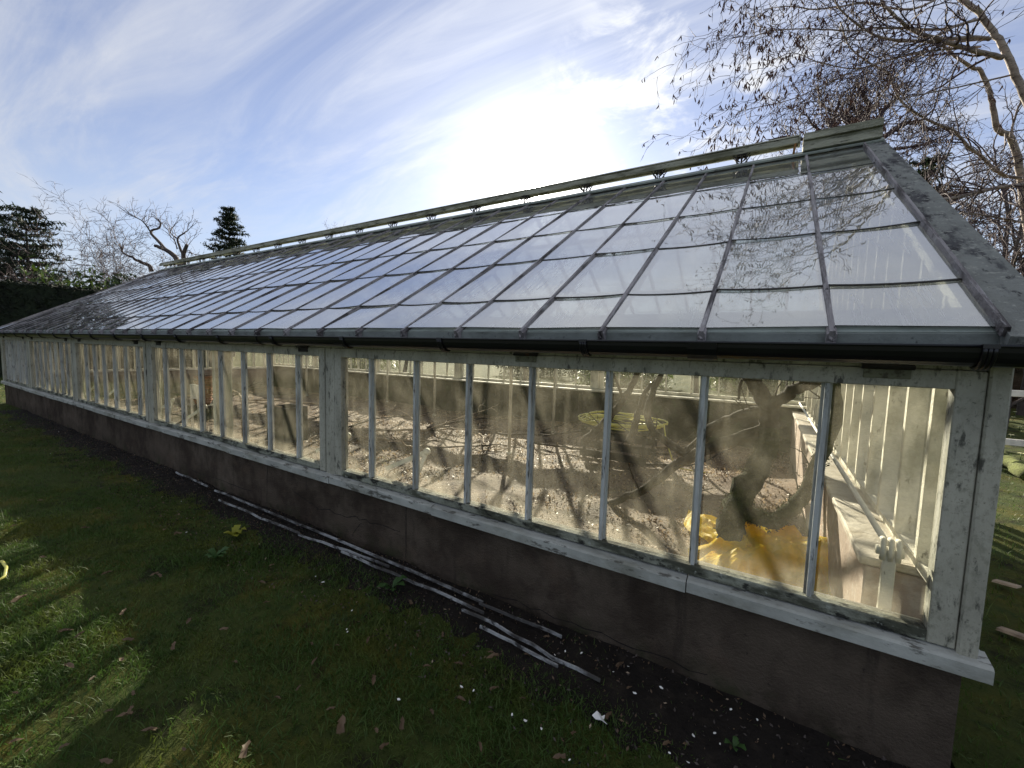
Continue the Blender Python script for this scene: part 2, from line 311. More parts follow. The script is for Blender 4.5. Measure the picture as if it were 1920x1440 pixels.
m_leaf = mat('dead_leaf', (.125,.082,.05), [((.20,.14,.09), 6, .5, .7, (1,1,1), .7), ((.08,.045,.03), 9, .5, .7, (1,1,1), .7)], rough=.6, transl=.25, var=.4)
m_leafpale = mat('pale_litter', (.46,.35,.23), [((.20,.13,.08), 6, .5, .7, (1,1,1), .7)], rough=.5, spec=.5, transl=.3, var=.4)
m_flake = mat('white_paint_flake', (.75,.75,.72), rough=.6, var=.15)
m_stick = mat('pale_stick', (.36,.28,.20), [((.15,.11,.08), 10, .45, .65, (1,1,1), .8)], rough=.8, bump=.5)
m_lath = mat('flaking_lath', (.36,.37,.37), [((.05,.045,.04), 9, .40, .58, (.5,1,1), .92), ((.015,.013,.012), 22, .52, .64, (.6,1,1), .9)], rough=.8, bump=.8, bscale=40)
m_terra = mat('terracotta', (.36,.17,.10), rough=.8, var=.3)
m_black = mat('black_plastic', (.02,.02,.022), rough=.5)
m_white = mat('white_plastic', (.72,.70,.64), rough=.5)
m_rib = mat('perforated_cream_metal', (.66,.62,.50), [((.28,.24,.16), 8, .5, .7, (1,1,.4), .8), ((.12,.08,.05), 22, .6, .7, (1,1,.4), .8)], rough=.6, bump=.3)
m_stone = mat('mossy_stone', (.11,.13,.03), [((.05,.06,.015), 9, .45, .65, (1,1,1), .8)], rough=.95, bump=1, bscale=30)

# ------------------------------------------------------------------ ground
def grid_sheet(x0, x1, y0, y1, step, zf):
    xs = np.arange(x0, x1+step*.5, step); ys = np.arange(y0, y1+step*.5, step)
    X, Y = np.meshgrid(xs, ys); Z = zf(X, Y); V = np.stack([X.ravel(), Y.ravel(), Z.ravel()], 1)
    nx, ny = len(xs), len(ys); i = (np.arange(ny-1)[:, None]*nx+np.arange(nx-1)[None, :]).ravel()
    return V, np.stack([i, i+1, i+1+nx, i+nx], 1)
def bumpz(X, Y, a=1.0):
    return a*(.010*np.sin(3.1*X+1.3*Y)*np.cos(2.3*Y-.7*X)+.007*np.sin(7.7*X-4.1*Y)+.005*np.cos(11*Y+6*X))
mb = MB(); mb.add([(-600,-600,-.06),(600,-600,-.06),(600,900,-.06),(-600,900,-.06)], [(0,1,2,3)]); mb.build('ground', m_lawn, kind='structure')
V, Q = grid_sheet(-19, 6, -6, -.0, .06, lambda X, Y: bumpz(X, Y)-.006)
o = np_mesh('lawn', V, Q, [m_lawn], smooth=True); o['kind'] = 'structure'
V, Q = grid_sheet(.02, 9, .06, 9, .09, lambda X, Y: bumpz(X, Y, 1.3)-.006)
o = np_mesh('side_lawn', V, Q, [m_lawn], smooth=True); o['kind'] = 'structure'
V, Q = grid_sheet(-15, .3, -.62, .0, .025, lambda X, Y: bumpz(X, Y)+.012+.004*np.sin(31*X+17*Y)*np.sin(27*Y-11*X)-.10*np.clip(-Y-.20-.16*np.clip((X+3.2)/2.2, 0, 1)+.05*np.sin(X*2.1)+.05*np.sin(X*5.3+1)+.03*np.sin(X*13.3+Y*9)+.02*np.sin(29*X), 0, 1))
o = np_mesh('soil_strip', V, Q, [m_soil], smooth=True); o['kind'] = 'structure'
V, Q = grid_sheet(-16.4, -.3, .25, 6.3, .08, lambda X, Y: .004+.03*np.sin(1.1*X+.4)*np.sin(1.3*Y)+.018*np.sin(4.1*X+2*Y)+.012*np.sin(9*X-5*Y)+.02)
o = np_mesh('soil_bed', V, Q, [m_bed], smooth=True); o['kind'] = 'structure'

# ------------------------------------------------------------------ greenhouse
YR, ZR, YE, ZE = 3.288, 3.798, -.111, 1.772
YB = 2*YR                       # back wall plane
XL, XR = -16.72, 0.0
GH = thing('greenhouse', (-8.36, YR, 0), 'long old white timber greenhouse with pitched glass roof and brown rendered base', 'greenhouse')
g0 = Vector(GH.location)
def mirror_back(o, label=None):
    "the same part on the far side: turned half round about the middle of the house"
    c = o.copy(); COL.objects.link(c); c.parent = GH
    c.location = (-o.location.x, -o.location.y, o.location.z); c.rotation_euler.z = math.pi
    return c

# plinth walls (front one has a few cracks cut as thin grooves)
mb = MB(); mb.box((XL+.03, -.015, -.06), (XR-.03, .24, .482), bev=.006); pl = mb.build('plinth_wall', m_render, GH)
def crack(pts, w=.004):
    m = MB()
    for a, b in zip(pts, pts[1:]):
        a = Vector(a); b = Vector(b); d = (b-a).normalized(); n = Vector((-d.z, 0, d.x))*w*rnd.uniform(.5, 1)
        m.add([a-n, b-n*.6, b+n*.6, a+n], [(0,1,2,3)])
    return m
m_crack = mat('crack_dark', (.01,.008,.007))
def wander(p0, p1, n, amp):
    p0 = Vector(p0); p1 = Vector(p1)
    return [p0.lerp(p1, i/n)+Vector((rnd.uniform(-amp, amp), 0, rnd.uniform(-amp, amp))) for i in range(n+1)]
for p0, p1, n, amp in (((-3.05,-.0175,.26),(-4.1,-.0175,.20),16,.018), ((-4.1,-.0175,.20),(-4.5,-.0175,.28),8,.02), ((-2.99,-.0175,.47),(-2.99,-.0175,.05),6,.004), ((-4.9,-.0175,.47),(-4.92,-.0175,.05),6,.004),
                       ((-6.9,-.0175,.47),(-6.9,-.0175,.03),6,.004), ((-3.5,-.0175,.21),(-3.62,-.0175,.07),7,.014), ((-5.2,-.0175,.12),(-6.6,-.0175,.10),12,.008), ((-.9,-.0175,.06),(-2.2,-.0175,.05),14,.014)):
    crack(wander(p0, p1, n, amp)).build('crack', m_crack, pl)
mb = MB(); mb.box((XL+.03, YB-.24, -.06), (XR-.03, YB+.015, .80), bev=.006); mb.build('plinth_wall', m_backwall, GH)
for xa, xb in ((XL+.03, XL+.30), (XR-.30, XR-.03)):
    mb = MB(); mb.box((xa, .242, -.06), (xb, YB-.242, .70), bev=.006); mb.build('plinth_wall', m_brick, GH)
    mb = MB(); mb.box((xa-.02, .245, .702), (xb+.02, YB-.06, .742), bev=.008); mb.build('ledge', m_ledge, GH)
# sills: lapped boards with a front nosing
def sill_piece(xa, xb, ya, z0):
    m = MB(); prof = [(ya, z0), (ya, z0+.052), (ya+.012, z0+.060), (.028, z0+.074), (.028, z0)]
    m.add([(x, y, z) for x in (xa, xb) for y, z in prof], [(0,1,2,3,4)[::-1], (5,6,7,8,9)]+[(i, (i+1) % 5, 5+(i+1) % 5, 5+i)[::-1] for i in range(5)]); return m
cuts = [.036, -1.02, -2.7, -3.86, -5.6, -7.7, -9.9, -12.1, -14.3, XL-.03]
for i, (xa, xb) in enumerate(zip(cuts, cuts[1:])):
    sill_piece(xa-.0025, xb+.0025, -.063-.004*(i % 2), .4805-.003*(i % 2)).build('sill', m_sill, GH)
mb = MB(); mb.box((XL-.03, YB-.03, .802), (.036, YB+.06, .85), bev=.006); mb.box((XL+.03, YB-.30, .802), (-.03, YB-.032, .838), bev=.006); mb.build('sill', m_inner, GH)
mb = MB(); mb.box((-.03, .03, .484), (.036, YB-.035, .540), bev=.006); mb.build('sill', m_sill, GH)
mb = MB(); mb.box((-16.6, .052, .56), (-.14, .075, .596), bev=.004); mb.build('inner_sill', m_inner, GH)
# corner and bay posts
def post(xa, xb, y0=-.03, y1=.09, z0=.5, z1=1.72, m=m_paint, back=True):
    b = MB(); b.box((xa, y0, z0), (xb, y1, z1), bev=.006); o = b.build('post', m, GH)
    b = MB(); b.box((xa, YB-y1, .85), (xb, YB-y0, z1), bev=.006); b.build('post', m_inner, GH)
post(-.058, .0)
for xa, xb in ((-3.965, -3.838), (-7.815, -7.69), (-11.06, -10.93), (-14.15, -14.03)): post(xa, xb, y0=-.014)
post(XL, XL+.05)
# wall plate above the windows; inner strip added to block sunlight leaks
mb = MB(); mb.box((XL+.052, -.012, 1.628), (-.06, .10, 1.722), bev=.003); mb.box((XL+.052, .052, 1.58), (-.06, .075, 1.67)); mb.build('wall_plate', m_paint, GH)
mb = MB(); mb.box((XL+.052, YB-.10, 1.628), (-.06, YB+.012, 1.722), bev=.003); mb.box((XL+.052, YB-.075, 1.58), (-.06, YB-.052, 1.67)); mb.build('wall_plate', m_inner, GH)
# casement windows
BAYS = [(-.142, -3.746, [-.5243-.4805*i for i in range(7)]),
        (-4.045, -7.62, [-4.397-.4805*i for i in range(7)]),
        (-7.90, -10.84, [-8.169, -8.63, -9.09, -9.55, -9.985, -10.41]),
        (-11.13, -13.96, [-11.47-.36*i for i in range(7)]),
        (-14.23, -16.60, [-14.53-.30*i for i in range(7)])]
ZB, ZT = .603, 1.554
def bar_mesh(x, z0, z1):
    m = MB(); prof = [(-.009, -.012), (.009, -.012), (.010, .012), (.020, .015), (.016, .038), (-.016, .038), (-.020, .015), (-.010, .012)]
    m.add([(x+a, y, z) for z in (z0, z1) for a, y in prof], [tuple(range(8)), tuple(range(8, 16))[::-1]]+[(i, 8+i, 8+(i+1) % 8, (i+1) % 8) for i in range(8)]); return m
for bi, (xr, xl, bars) in enumerate(BAYS):
    for side in (0, 1):
        zb = ZB if side == 0 else .90
        m = MB(); sr = -.061 if bi == 0 else xr+.078; slx = xl-.085 if bi < 4 else XL+.053
        def yb(a, b): return (a, b) if side == 0 else (YB-b, YB-a)
        y0, y1 = yb(-.022 if side == 0 else -.01, .05)
        m.box((xr, y0, zb-.05), (sr, y1, 1.625), bev=.004, m=0); m.box((slx, y0, zb-.05), (xl, y1, 1.625), bev=.004, m=0)
        m.box((xl+.0005, y0, ZT), (xr-.0005, y1, 1.625), bev=.004, m=0)
        m.box((xl+.0005, y0-.001, zb-.05), (xr-.0005, y1, zb), bev=.004, m=1)
        lb = ['rightmost window of the front wall with mouldy bottom rail and seven glazing bars', None, None, None, None][bi] if side == 0 else None
        win = m.build('casement_window', [m_paint if side == 0 else m_inner, m_rail if side == 0 else m_inner], GH)
        b0 = None
        for x in bars:
            if side == 0: bar_mesh(x, zb-.006, ZT+.003).build('glazing_bar', m_bar, win)
            elif b0 is None: 
                b = MB(); b.box((x-.014, YB-.05, zb+.002), (x+.014, YB+.004, ZT-.002)); b0 = b.build('glazing_bar', m_inner, win); bx = x
            else: copy_part(b0, win, (x-bx, 0, 0))
        edges = [xr]+list(bars)+[xl]; gm = MB()
        for a, b in zip(edges, edges[1:]):
            ya, yc = yb(.0125, .0165); gm.box((b+.006, ya, zb-.003), (a-.006, yc, ZT+.003))
        gm.build('window_glass', m_glass_w if side == 0 else m_glass_c, win)
        if side == 0:
            for hx in ((xr-.20 if bi == 0 else xr-.22), xl+(-.0 if bi == 0 else .25), (xr+xl)/2-.05 if bi == 0 else None):
                if hx is None or hx < xl+.1: continue
                h = MB(); h.tube([(hx-.08, -.034, 1.63), (hx+.08, -.034, 1.63)], .0095, 8, 1); h.box((hx-.08, -.03, 1.636), (hx+.08, -.0125, 1.655), m=1); h.box((hx-.072, -.0285, 1.585), (hx+.072, -.0225, 1.622), bev=.002)
                for s_ in (-.05, -.017, .017, .05): h.tube([(hx+s_, -.0284, 1.602), (hx+s_, -.0305, 1.602)], .005, 6)
                h.build('hinge', [m_hinge if bi == 0 else m_iron, m_iron], win)
            # long lower stay that props the casement
            for q, hx in enumerate((xr-.30-.4805*.2, xl+.30)):
                if bi == 0 and q == 0: continue
                s_ = MB(); a = Vector((hx-.05, .24, .60)); b = Vector((hx+.36, .30, .80)); c = Vector((hx+.26, .30, .60))
                for p, q2 in ((a, b), (b, c)):
                    s_.prism([(-.006,-.02),(.006,-.02),(.006,.02),(-.006,.02)], p, q2)
                s_.tube([b+Vector((0,-.012,0)), b+Vector((0,.014,0))], .03, 10); s_.build('window_stay', m_inner, win)
# roof timbers
SL = Vector((0, YR-YE, ZR-ZE)); SLL = SL.length; SLD = SL.normalized(); SLN = Vector((0, -SLD.z, SLD.y))
def rp(x, t, h=0.0): return Vector((x, YE, ZE))+SL*t+SLN*h
def rafter_mesh(x, w=.034):
    m = MB(); h = w/2; prof = [(-h, -.055), (h, -.055), (h, .004), (h*.62, .009), (h*.55, .019), (-h*.55, .019), (-h*.62, .009), (-h, .004)]
    m.prism(prof, rp(x, -.012), rp(x, .985), up=SLN)
    m.box((x-h*.9, YE-.028, ZE-.055), (x+h*.9, YE-.004, ZE-.012), bev=.003); m.tube([(x-.008, YE-.034, ZE-.03), (x+.004, YE-.05, ZE-.045)], .006, 6)
    return m
NR = 34; XR0, RPITCH = -.540, .4738
raf = rafter_mesh(XR0).build('rafter', m_rafter, GH, origin=(XR0, YE, ZE))
for k in range(NR):
    o = raf if k == 0 else copy_part(raf, GH, (-k*RPITCH, 0, 0))
    mirror_back(o)
LAPS = [.002, .106, .312, .517, .752, .985]
def roof_column(xc, w, seed):
    m = MB(); r = random.Random(seed)
    for i in range(5):
        t0, t1 = LAPS[i], LAPS[i+1]+.012; sag = r.uniform(.012, .024)/SLL if i else 0; lift = .0075; n = 10; la, lb_ = (r.uniform(.004, .014), r.uniform(.004, .014)); ta, tb = (r.uniform(-.002, .004), r.uniform(-.002, .004))
        tilt = r.uniform(-.002, .002)
        lo_t, lo_b, hi_t, hi_b, ln_a, ln_b = [], [], [], [], [], []
        for j in range(n+1):
            s_ = j/n; x = xc-w/2+w*s_; tt = t0-sag*(1-(2*s_-1)**2)+tilt*(s_-.5)
            lift = la+(lb_-la)*s_; th_ = ta+(tb-ta)*s_; lo_t.append(rp(x, tt, lift+.0035)); lo_b.append(rp(x, tt, lift)); hi_t.append(rp(x, t1, .0035+th_)); hi_b.append(rp(x, t1, th_))
            ln_a.append(rp(x, tt+.0035, lift+.0042)); ln_b.append(rp(x, tt-.0002, lift+.0042))
        vs = lo_t+lo_b+hi_t+hi_b; K = n+1; fs = []; fe = []
        for j in range(n):
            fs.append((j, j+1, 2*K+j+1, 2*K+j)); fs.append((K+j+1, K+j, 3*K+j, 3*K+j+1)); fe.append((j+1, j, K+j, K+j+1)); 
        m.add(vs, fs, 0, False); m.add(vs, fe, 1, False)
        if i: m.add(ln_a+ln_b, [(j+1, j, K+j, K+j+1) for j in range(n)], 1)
    return m
w_std = RPITCH-.022
def back_glass(o):
    c = mirror_back(o); me = back_me.get(o.data.name)
    if me is None: me = o.data.copy(); me.materials[0] = m_glass_b; back_me[o.data.name] = me
    c.data = me; return c
back_me = {}
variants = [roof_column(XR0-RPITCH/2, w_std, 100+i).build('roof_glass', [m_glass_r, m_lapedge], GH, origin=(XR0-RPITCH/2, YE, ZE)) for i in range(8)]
for k in range(NR-1):
    if k < 8:
        o = variants[k]; o.location.x = XR0-RPITCH/2-k*RPITCH-g0.x
    else:
        o = copy_part(variants[(k*5+3) % 8], GH, (0, 0, 0)); o.location.x = XR0-RPITCH/2-k*RPITCH-g0.x
    back_glass(o)
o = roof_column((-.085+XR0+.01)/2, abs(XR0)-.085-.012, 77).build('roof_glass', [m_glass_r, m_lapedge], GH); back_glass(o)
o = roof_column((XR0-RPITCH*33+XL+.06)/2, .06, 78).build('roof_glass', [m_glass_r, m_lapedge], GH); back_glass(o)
# board under the eaves end of the glass, fascia, gutter
for back in (0, 1):
    m = MB(); a, b = rp(XL, .0, -.012), rp(XL, .055, -.012)
    m.prism([(-.0,-.02),(.0,-.02)][:0] or [(0,-.02),(.20,-.02),(.20,0),(0,0)], rp(-.08, .0, -.008), rp(XL+.06, .0, -.008), up=SLN); o = m.build('eaves_board', m_plate, GH)
    if back: o.location = (-o.location.x, -o.location.y, 0); o.rotation_euler.z = math.pi
m = MB(); m.box((XL-.06, YE-.004, 1.716), (.13, YE+.028, ZE-.012), bev=.003); fa = m.build('fascia', m_fascia, GH); mirror_back(fa)
m = MB(); gy, gz, gr = -.168, 1.712, .060; n = 10
ang = [math.pi+math.pi*j/n for j in range(n+1)]
prof = [(gy+gr*math.cos(a), gz+gr*1.15*math.sin(a)) for a in ang]+[(gy+(gr-.004)*math.cos(a), gz+(gr-.004)*1.15*math.sin(a)) for a in ang[::-1]]
xa, xb = XL-.05, .16; K = len(prof)
m.add([(x, y, z) for x in (xa, xb) for y, z in prof], [tuple(range(K)), tuple(range(K, 2*K))[::-1]]+[(i, K+i, K+(i+1) % K, (i+1) % K) for i in range(K)], 0, False)
m.tube([(xa, gy-gr, gz), (xb, gy-gr, gz)], .006, 6)
gut = m.build('gutter', m_gutter, GH)
m = MB(); hx = -1.55; b_ = [(hx, -.055, 1.735), (hx, -.10, 1.66)]+[(hx, gy+(gr+.006)*math.cos(a), gz+(gr+.006)*1.15*math.sin(a)) for a in ang[::-1]]
for dx in (-.012, 0, .012): m.tube([Vector(p)+Vector((dx,0,0)) for p in b_], .007, 6)
m.box((hx-.02, gy-gr-.012, gz-.008), (hx+.02, gy-gr+.004, gz+.006))
gb = m.build('gutter_bracket', m_gutter, gut, origin=(hx, 0, 0))
for k in range(1, 16): copy_part(gb, gut, (-k*.95, 0, 0))
copy_part(gb, gut, (1.42, 0, 0))
for xx in (-1.0, -4.7, -8.3):
    m = MB(); m.prism([(gr*1.0*math.cos(a)*1.13, gr*1.3*math.sin(a)) for a in [math.pi+math.pi*j/8 for j in range(9)]]+[(.045, 0), (-.045, 0)], (xx-.06, gy, gz), (xx+.06, gy, gz)); m.build('gutter_union', m_gutter, gut)
# verge boards and their glazing fillets at both gables
for x0, x1 in ((-.075, .085), (XL-.085, XL+.06)):
    m = MB(); m.prism([(0,-.05),(x1-x0,-.05),(x1-x0,.012),(0,.018)], rp(x0, -.02), rp(x0, .995), up=SLN)
    fx = x0-.012 if x0 > -1 else x1; m.prism([(0,.0),(.022,.0),(.018,.036),(.004,.036)], rp(fx, -.012), rp(fx, .99), up=SLN, m=1)
    o = m.build('verge_board', [m_verge, m_rafter], GH); mirror_back(o)
    # barge face below
# ridge: plate, raised ventilator with iron brackets, boxed cap at the right end
m = MB()
for s_ in (-1, 1):
    m.prism([(0, 0), (.115, 0), (.115, .018), (0, .018)], (XL-.06 if s_ < 0 else .075, YR+s_*.012, ZR+.014) if s_ < 0 else (.075, YR, ZR+.014), (.075, YR-.012, ZR+.014) if s_ < 0 else (XL-.06, YR, ZR+.014), up=(0, -.515*(1 if s_ < 0 else -1), .857))
m.box((XL-.06, YR-.02, ZR-.16), (.07, YR+.02, ZR+.02)); m.build('ridge_board', m_plate, GH)
m = MB(); yv = YR
m.box((-16.9, yv-.062, 3.912), (-.62, yv-.040, 3.968), bev=.003); m.box((-16.9, yv-.0395, 3.955), (-.62, yv+.0395, 3.990), bev=.003); m.box((-16.9, yv+.040, 3.912), (-.62, yv+.062, 3.968), bev=.003)
m.prism([(-.052,0),(.052,0),(.02,.026),(-.02,.026)], (-.62, yv, 3.988), (-16.9, yv, 3.988))
m.box((-.6195, yv-.055, 3.905), (-.60, yv+.055, 4.00), bev=.003)
vent = m.build('ridge_vent', m_ridge, GH)
def bracket(x):
    m = MB(); m.box((x-.012, yv-.055, 3.898), (x+.012, yv+.055, 3.91))
    for sy in (-.045, .045):
        m.tube([(x, yv+sy, 3.80), (x, yv+sy, 3.92)], .007, 6); 
        for sx in (-1, 1):
            pts = [(x+sx*(.012+.05*math.sin(t*math.pi)*(1-t*.3)), yv+sy, 3.83+.085*t) for t in [i/8 for i in range(9)]]; m.tube(pts, .006, 6)
            m.tube([(x+sx*.02, yv+sy, 3.835), (x+sx*.085, yv+sy, 3.915)], .006, 6)
        m.box((x-.05, yv+sy-.012, 3.905), (x+.06, yv+sy+.012, 3.92))
    return m
br = bracket(-1.144).build('vent_bracket', m_iron, vent, origin=(-1.144, yv, 3.8))
for k in range(1, 17): copy_part(br, vent, (-.935*k+(.03 if k == 1 else 0), 0, 0))
br2 = MB(); br2.tube([(-.655, yv-.05, 3.80), (-.64, yv-.05, 3.95)], .012, 6); br2.build('vent_bracket', mat('rusty_hook', (.28,.14,.05)), vent)
m = MB()
for y0, y1, z0, z1 in ((.115, .115, 3.80, 3.865), (.10, .10, 3.865, 3.90), (.13, .13, 3.90, 3.925), (.115, .115, 3.925, 3.975), (.06, .06, 3.975, 3.995)):
    m.box((-.575, yv-y0, z0), (.055, yv+y1, z1-.001), bev=.003)
m.build('ridge_cap', m_ridge, GH)
# gable ends: studs, glass
for xg, s_ in ((-.02, 1), (XL+.02, -1)):
    xa, xb = (xg-.11, xg) if s_ > 0 else (xg, xg+.11); m0 = MB()
    gm = MB(); ys = [.26+.37*i for i in range(17)]
    top = lambda y: ZE+(min(y, YB-y)-YE)*(ZR-ZE)/(YR-YE)-.06
    for y in ys:
        b = MB(); b.box((xa, y-.02, .742), (xb, y+.02, top(y)), bev=.003); b.build('gable_stud', m_inner, GH)
    for a, b in zip([.10]+ys, ys+[YB-.10]):
        ya, yb_ = a+.021, b-.021; xx = xg-.035 if s_ > 0 else xg+.035
        gm.add([(x, y, z) for x in (xx, xx+.004) for y, z in ((ya, .75), (yb_, .75), (yb_, top(yb_)), (ya, top(ya)))], [(0,1,2,3),(7,6,5,4),(0,4,5,1),(1,5,6,2),(2,6,7,3),(3,7,4,0)])
    gm.build('gable_glass', m_glass_w, GH)
    m0.box((xa+.004, .09, .742), (xb-.004, YB-.09, .775)); 
    for y0, y1 in ((.0, YR), (YR, YB)):
        m0.prism([(-.05,-.05),(.05,-.05),(.05,.0),(-.05,.0)], ((xa+xb)/2, y0, top(y0)+.05), ((xa+xb)/2, y1, top(y1)+.05))
    m0.build('gable_frame', m_inner, GH)
# inside: thin iron columns, purlins, perforated ribs, rod and lever casting
def roofz(y): return ZE+(min(y, YB-y)-YE)*(ZR-ZE)/(YR-YE)-.08
for x, y in ((-4.065, 3.2), (-4.26, 5.17), (-12.97, 5.51), (-10.0, 6.1), (-7.4, 5.2), (-12.0, 3.2)):
    m = MB(); m.tube([(x, y, -.02), (x, y, roofz(y))], .026, 10); m.tube([(x, y, .03), (x, y, .07)], .045, 10); m.tube([(x, y, roofz(y)-.12), (x, y, roofz(y))], .04, 10); m.build('column', m_inner, GH)
for y in (1.6, 5.0):
    m = MB(); m.tube([(-16.6, y, roofz(y)-.01), (-.14, y, roofz(y)-.01)], .022, 8); m.build('purlin', m_inner, GH)
def rib(x, y, w=.17, z0=.02, z1=1.9):
    m = MB(); n = int((z1-z0)/.105); hz_ = (z1-z0)/n; th = .006
    for i in range(n):
        za = z0+i*hz_; zc = za+hz_/2
        R = [(y+w/2, zc), (y+w/2, za+hz_), (y, za+hz_), (y-w/2, za+hz_), (y-w/2, zc), (y-w/2, za), (y, za), (y+w/2, za)]
        H = [(y+.029*math.cos(math.pi/4*j), zc+.038*math.sin(math.pi/4*j)) for j in range(8)]
        for xx, fl in ((x+th, 0), (x, 1)):
            vs = [(xx, a, b) for a, b in R]+[(xx, a, b) for a, b in H]; fs = [(j, (j+1) % 8, 8+(j+1) % 8, 8+j) for j in range(8)]
            m.add(vs, [f[::-1] for f in fs] if fl else fs)
        m.add([(xx, a, b) for xx in (x, x+th) for a, b in H], [(j, (j+1) % 8, 8+(j+1) % 8, 8+j) for j in range(8)])
    m.box((x-.03, y-w/2-.006, z0), (x+.04, y-w/2, z1)); m.box((x-.03, y+w/2, z0), (x+.04, y+w/2+.006, z1))
    return m
for x in (-6.30, -8.33, -11.9): rib(x, .22).build('perforated_rib', m_rib, GH)
m = MB(); m.tube([(-.25, .14, .855), (-.25, 5.9, .93)], .014, 8); rod = m.build('vent_rod', m_white, GH)
m = MB(); x, y = -.245, .12; m.box((x-.022, y-.016, .5105), (x+.022, y+.016, .83), bev=.004)
for dx in (-.026, 0, .026): m.tube([(x+dx, y-.012, .80), (x+dx, y-.022, .84), (x+dx, y-.012, .885), (x+dx, y+.01, .885)], .0105, 8)
m.tube([(x-.045, y, .835), (x+.045, y, .835)], .02, 10); m.box((x-.04, y-.025, .486), (x+.04, y+.025, .51), bev=.004); m.build('lever_casting', m_inner, rod)

# ------------------------------------------------------------------ trees
def perp(d, a, r=rnd):
    h = Vector((0,0,1)) if abs(d.z) < .9 else Vector((1,0,0)); x = d.cross(h).normalized(); y = x.cross(d); return x*math.cos(a)+y*math.sin(a)
def grow(p, d, L, rad, lvl, cfg, out, r):
    """a branch as a wandering polyline, side shoots recursively; out: list of (points, radii, level)"""
    n = max(3, int(L/cfg['seg'][lvl])+1); pts = [Vector(p)]; d = d.normalized(); ds = [d.copy()]
    for i in range(n):
        j = Vector((r.gauss(0,1), r.gauss(0,1), r.gauss(0,1)))*cfg['wig'][lvl]
        d = (d+j+Vector((0,0,cfg['trop'][lvl]))).normalized(); pts.append(pts[-1]+d*(L/n)); ds.append(d.copy())
    tip = cfg.get('tip', .25); rads = [rad*(1-(1-tip)*i/n) for i in range(n+1)]; out.append((pts, rads, lvl))
    if lvl+1 >= len(cfg['num']): return
    k = cfg['num'][lvl+1]; k = max(1, int(k*r.uniform(.75, 1.25)))
    a0 = r.uniform(0, 6.28)
    for q in range(k):
        t = cfg['start'][lvl+1]+(1-cfg['start'][lvl+1])*(q+r.random())/k; f = t*n; i = min(int(f), n-1); pp = pts[i].lerp(pts[i+1], f-i)
        a0 += 2.4+r.uniform(-.5, .5); an = math.radians(cfg['ang'][lvl+1]*r.uniform(.7, 1.3)); sd = perp(ds[i], a0)
        nd_ = ds[i]*math.cos(an)+sd*math.sin(an); nl = L*cfg['len'][lvl+1]*r.uniform(.6, 1.15)*(1-.5*t if cfg.get('taperlen', 1) else 1)
        grow(pp, nd_, nl, max(cfg['minr'], rads[i]*cfg['rr'][lvl+1]*r.uniform(.75, 1)), lvl+1, cfg, out, r)
def tubes(out, sides, m=None, lv=None):
    m = m or MB()
    for pts, rads, lvl in out:
        if lv is None or lvl in lv: m.tube(pts, rads, sides[min(lvl, len(sides)-1)], cap=False)
    return m
def bare_tree(name, base, H, rad, cfg, seed, label, lean=(0,0,1), m1=None, m2=None, group=None):
    r = random.Random(seed); out = []; grow(Vector(base), Vector(lean), H, rad, 0, cfg, out, r)
    T = thing(name, base, label, 'tree', group)
    tubes(out, [7,5,4,3,3], lv=(0, 1)).build('trunk', m1 or m_bark, T); tubes(out, [7,5,4,3,3], lv=(2,3,4)).build('crown', m2 or m_twig, T); return T, out
SPREAD = dict(seg=[.5,.5,.4,.35,.3], wig=[.06,.12,.16,.2,.2], trop=[.02,.03,.03,.02,0], num=[1,9,7,6,4], start=[0,.12,.2,.15,.1], ang=[0,48,45,45,40], len=[1,.75,.55,.45,.45], rr=[1,.6,.55,.55,.6], minr=.006)
VASE = dict(seg=[.5,.5,.4,.35,.3], wig=[.05,.10,.16,.2,.2], trop=[.0,-.02,.01,.02,0], num=[1,13,10,7,5], start=[0,.15,.2,.15,.1], ang=[0,46,45,45,40], len=[1,1.35,.5,.45,.45], rr=[1,.5,.55,.55,.6], minr=.011, taperlen=0)
ROUND = dict(SPREAD, num=[1,10,8,7,5], start=[0,.3,.2,.15,.1], ang=[0,50,45,45,45], len=[1,.55,.55,.5,.45], trop=[.03,.05,.04,.02,.0])
def leafcards(centers, size, n, seed, spread, flat=.5, elong=1.8):
    "many small pointed leaf faces round each centre"
    r = np.random.default_rng(seed); C = np.repeat(np.asarray(centers, float), n, 0); K = len(C)
    P = C+r.normal(0, 1, (K, 3))*np.asarray(spread); a = r.normal(0, 1, (K, 3)); a /= np.linalg.norm(a, axis=1)[:, None]
    b = r.normal(0, 1, (K, 3)); b[:, 2] *= flat; b -= a*(a*b).sum(1)[:, None]; b /= np.linalg.norm(b, axis=1)[:, None]; s_ = size*r.uniform(.5, 1.3, K)[:, None]
    V = np.stack([P-a*s_*elong, P+b*s_*.5, P+a*s_*elong, P-b*s_*.5], 1).reshape(-1, 3); return V, np.arange(4*K).reshape(-1, 4)
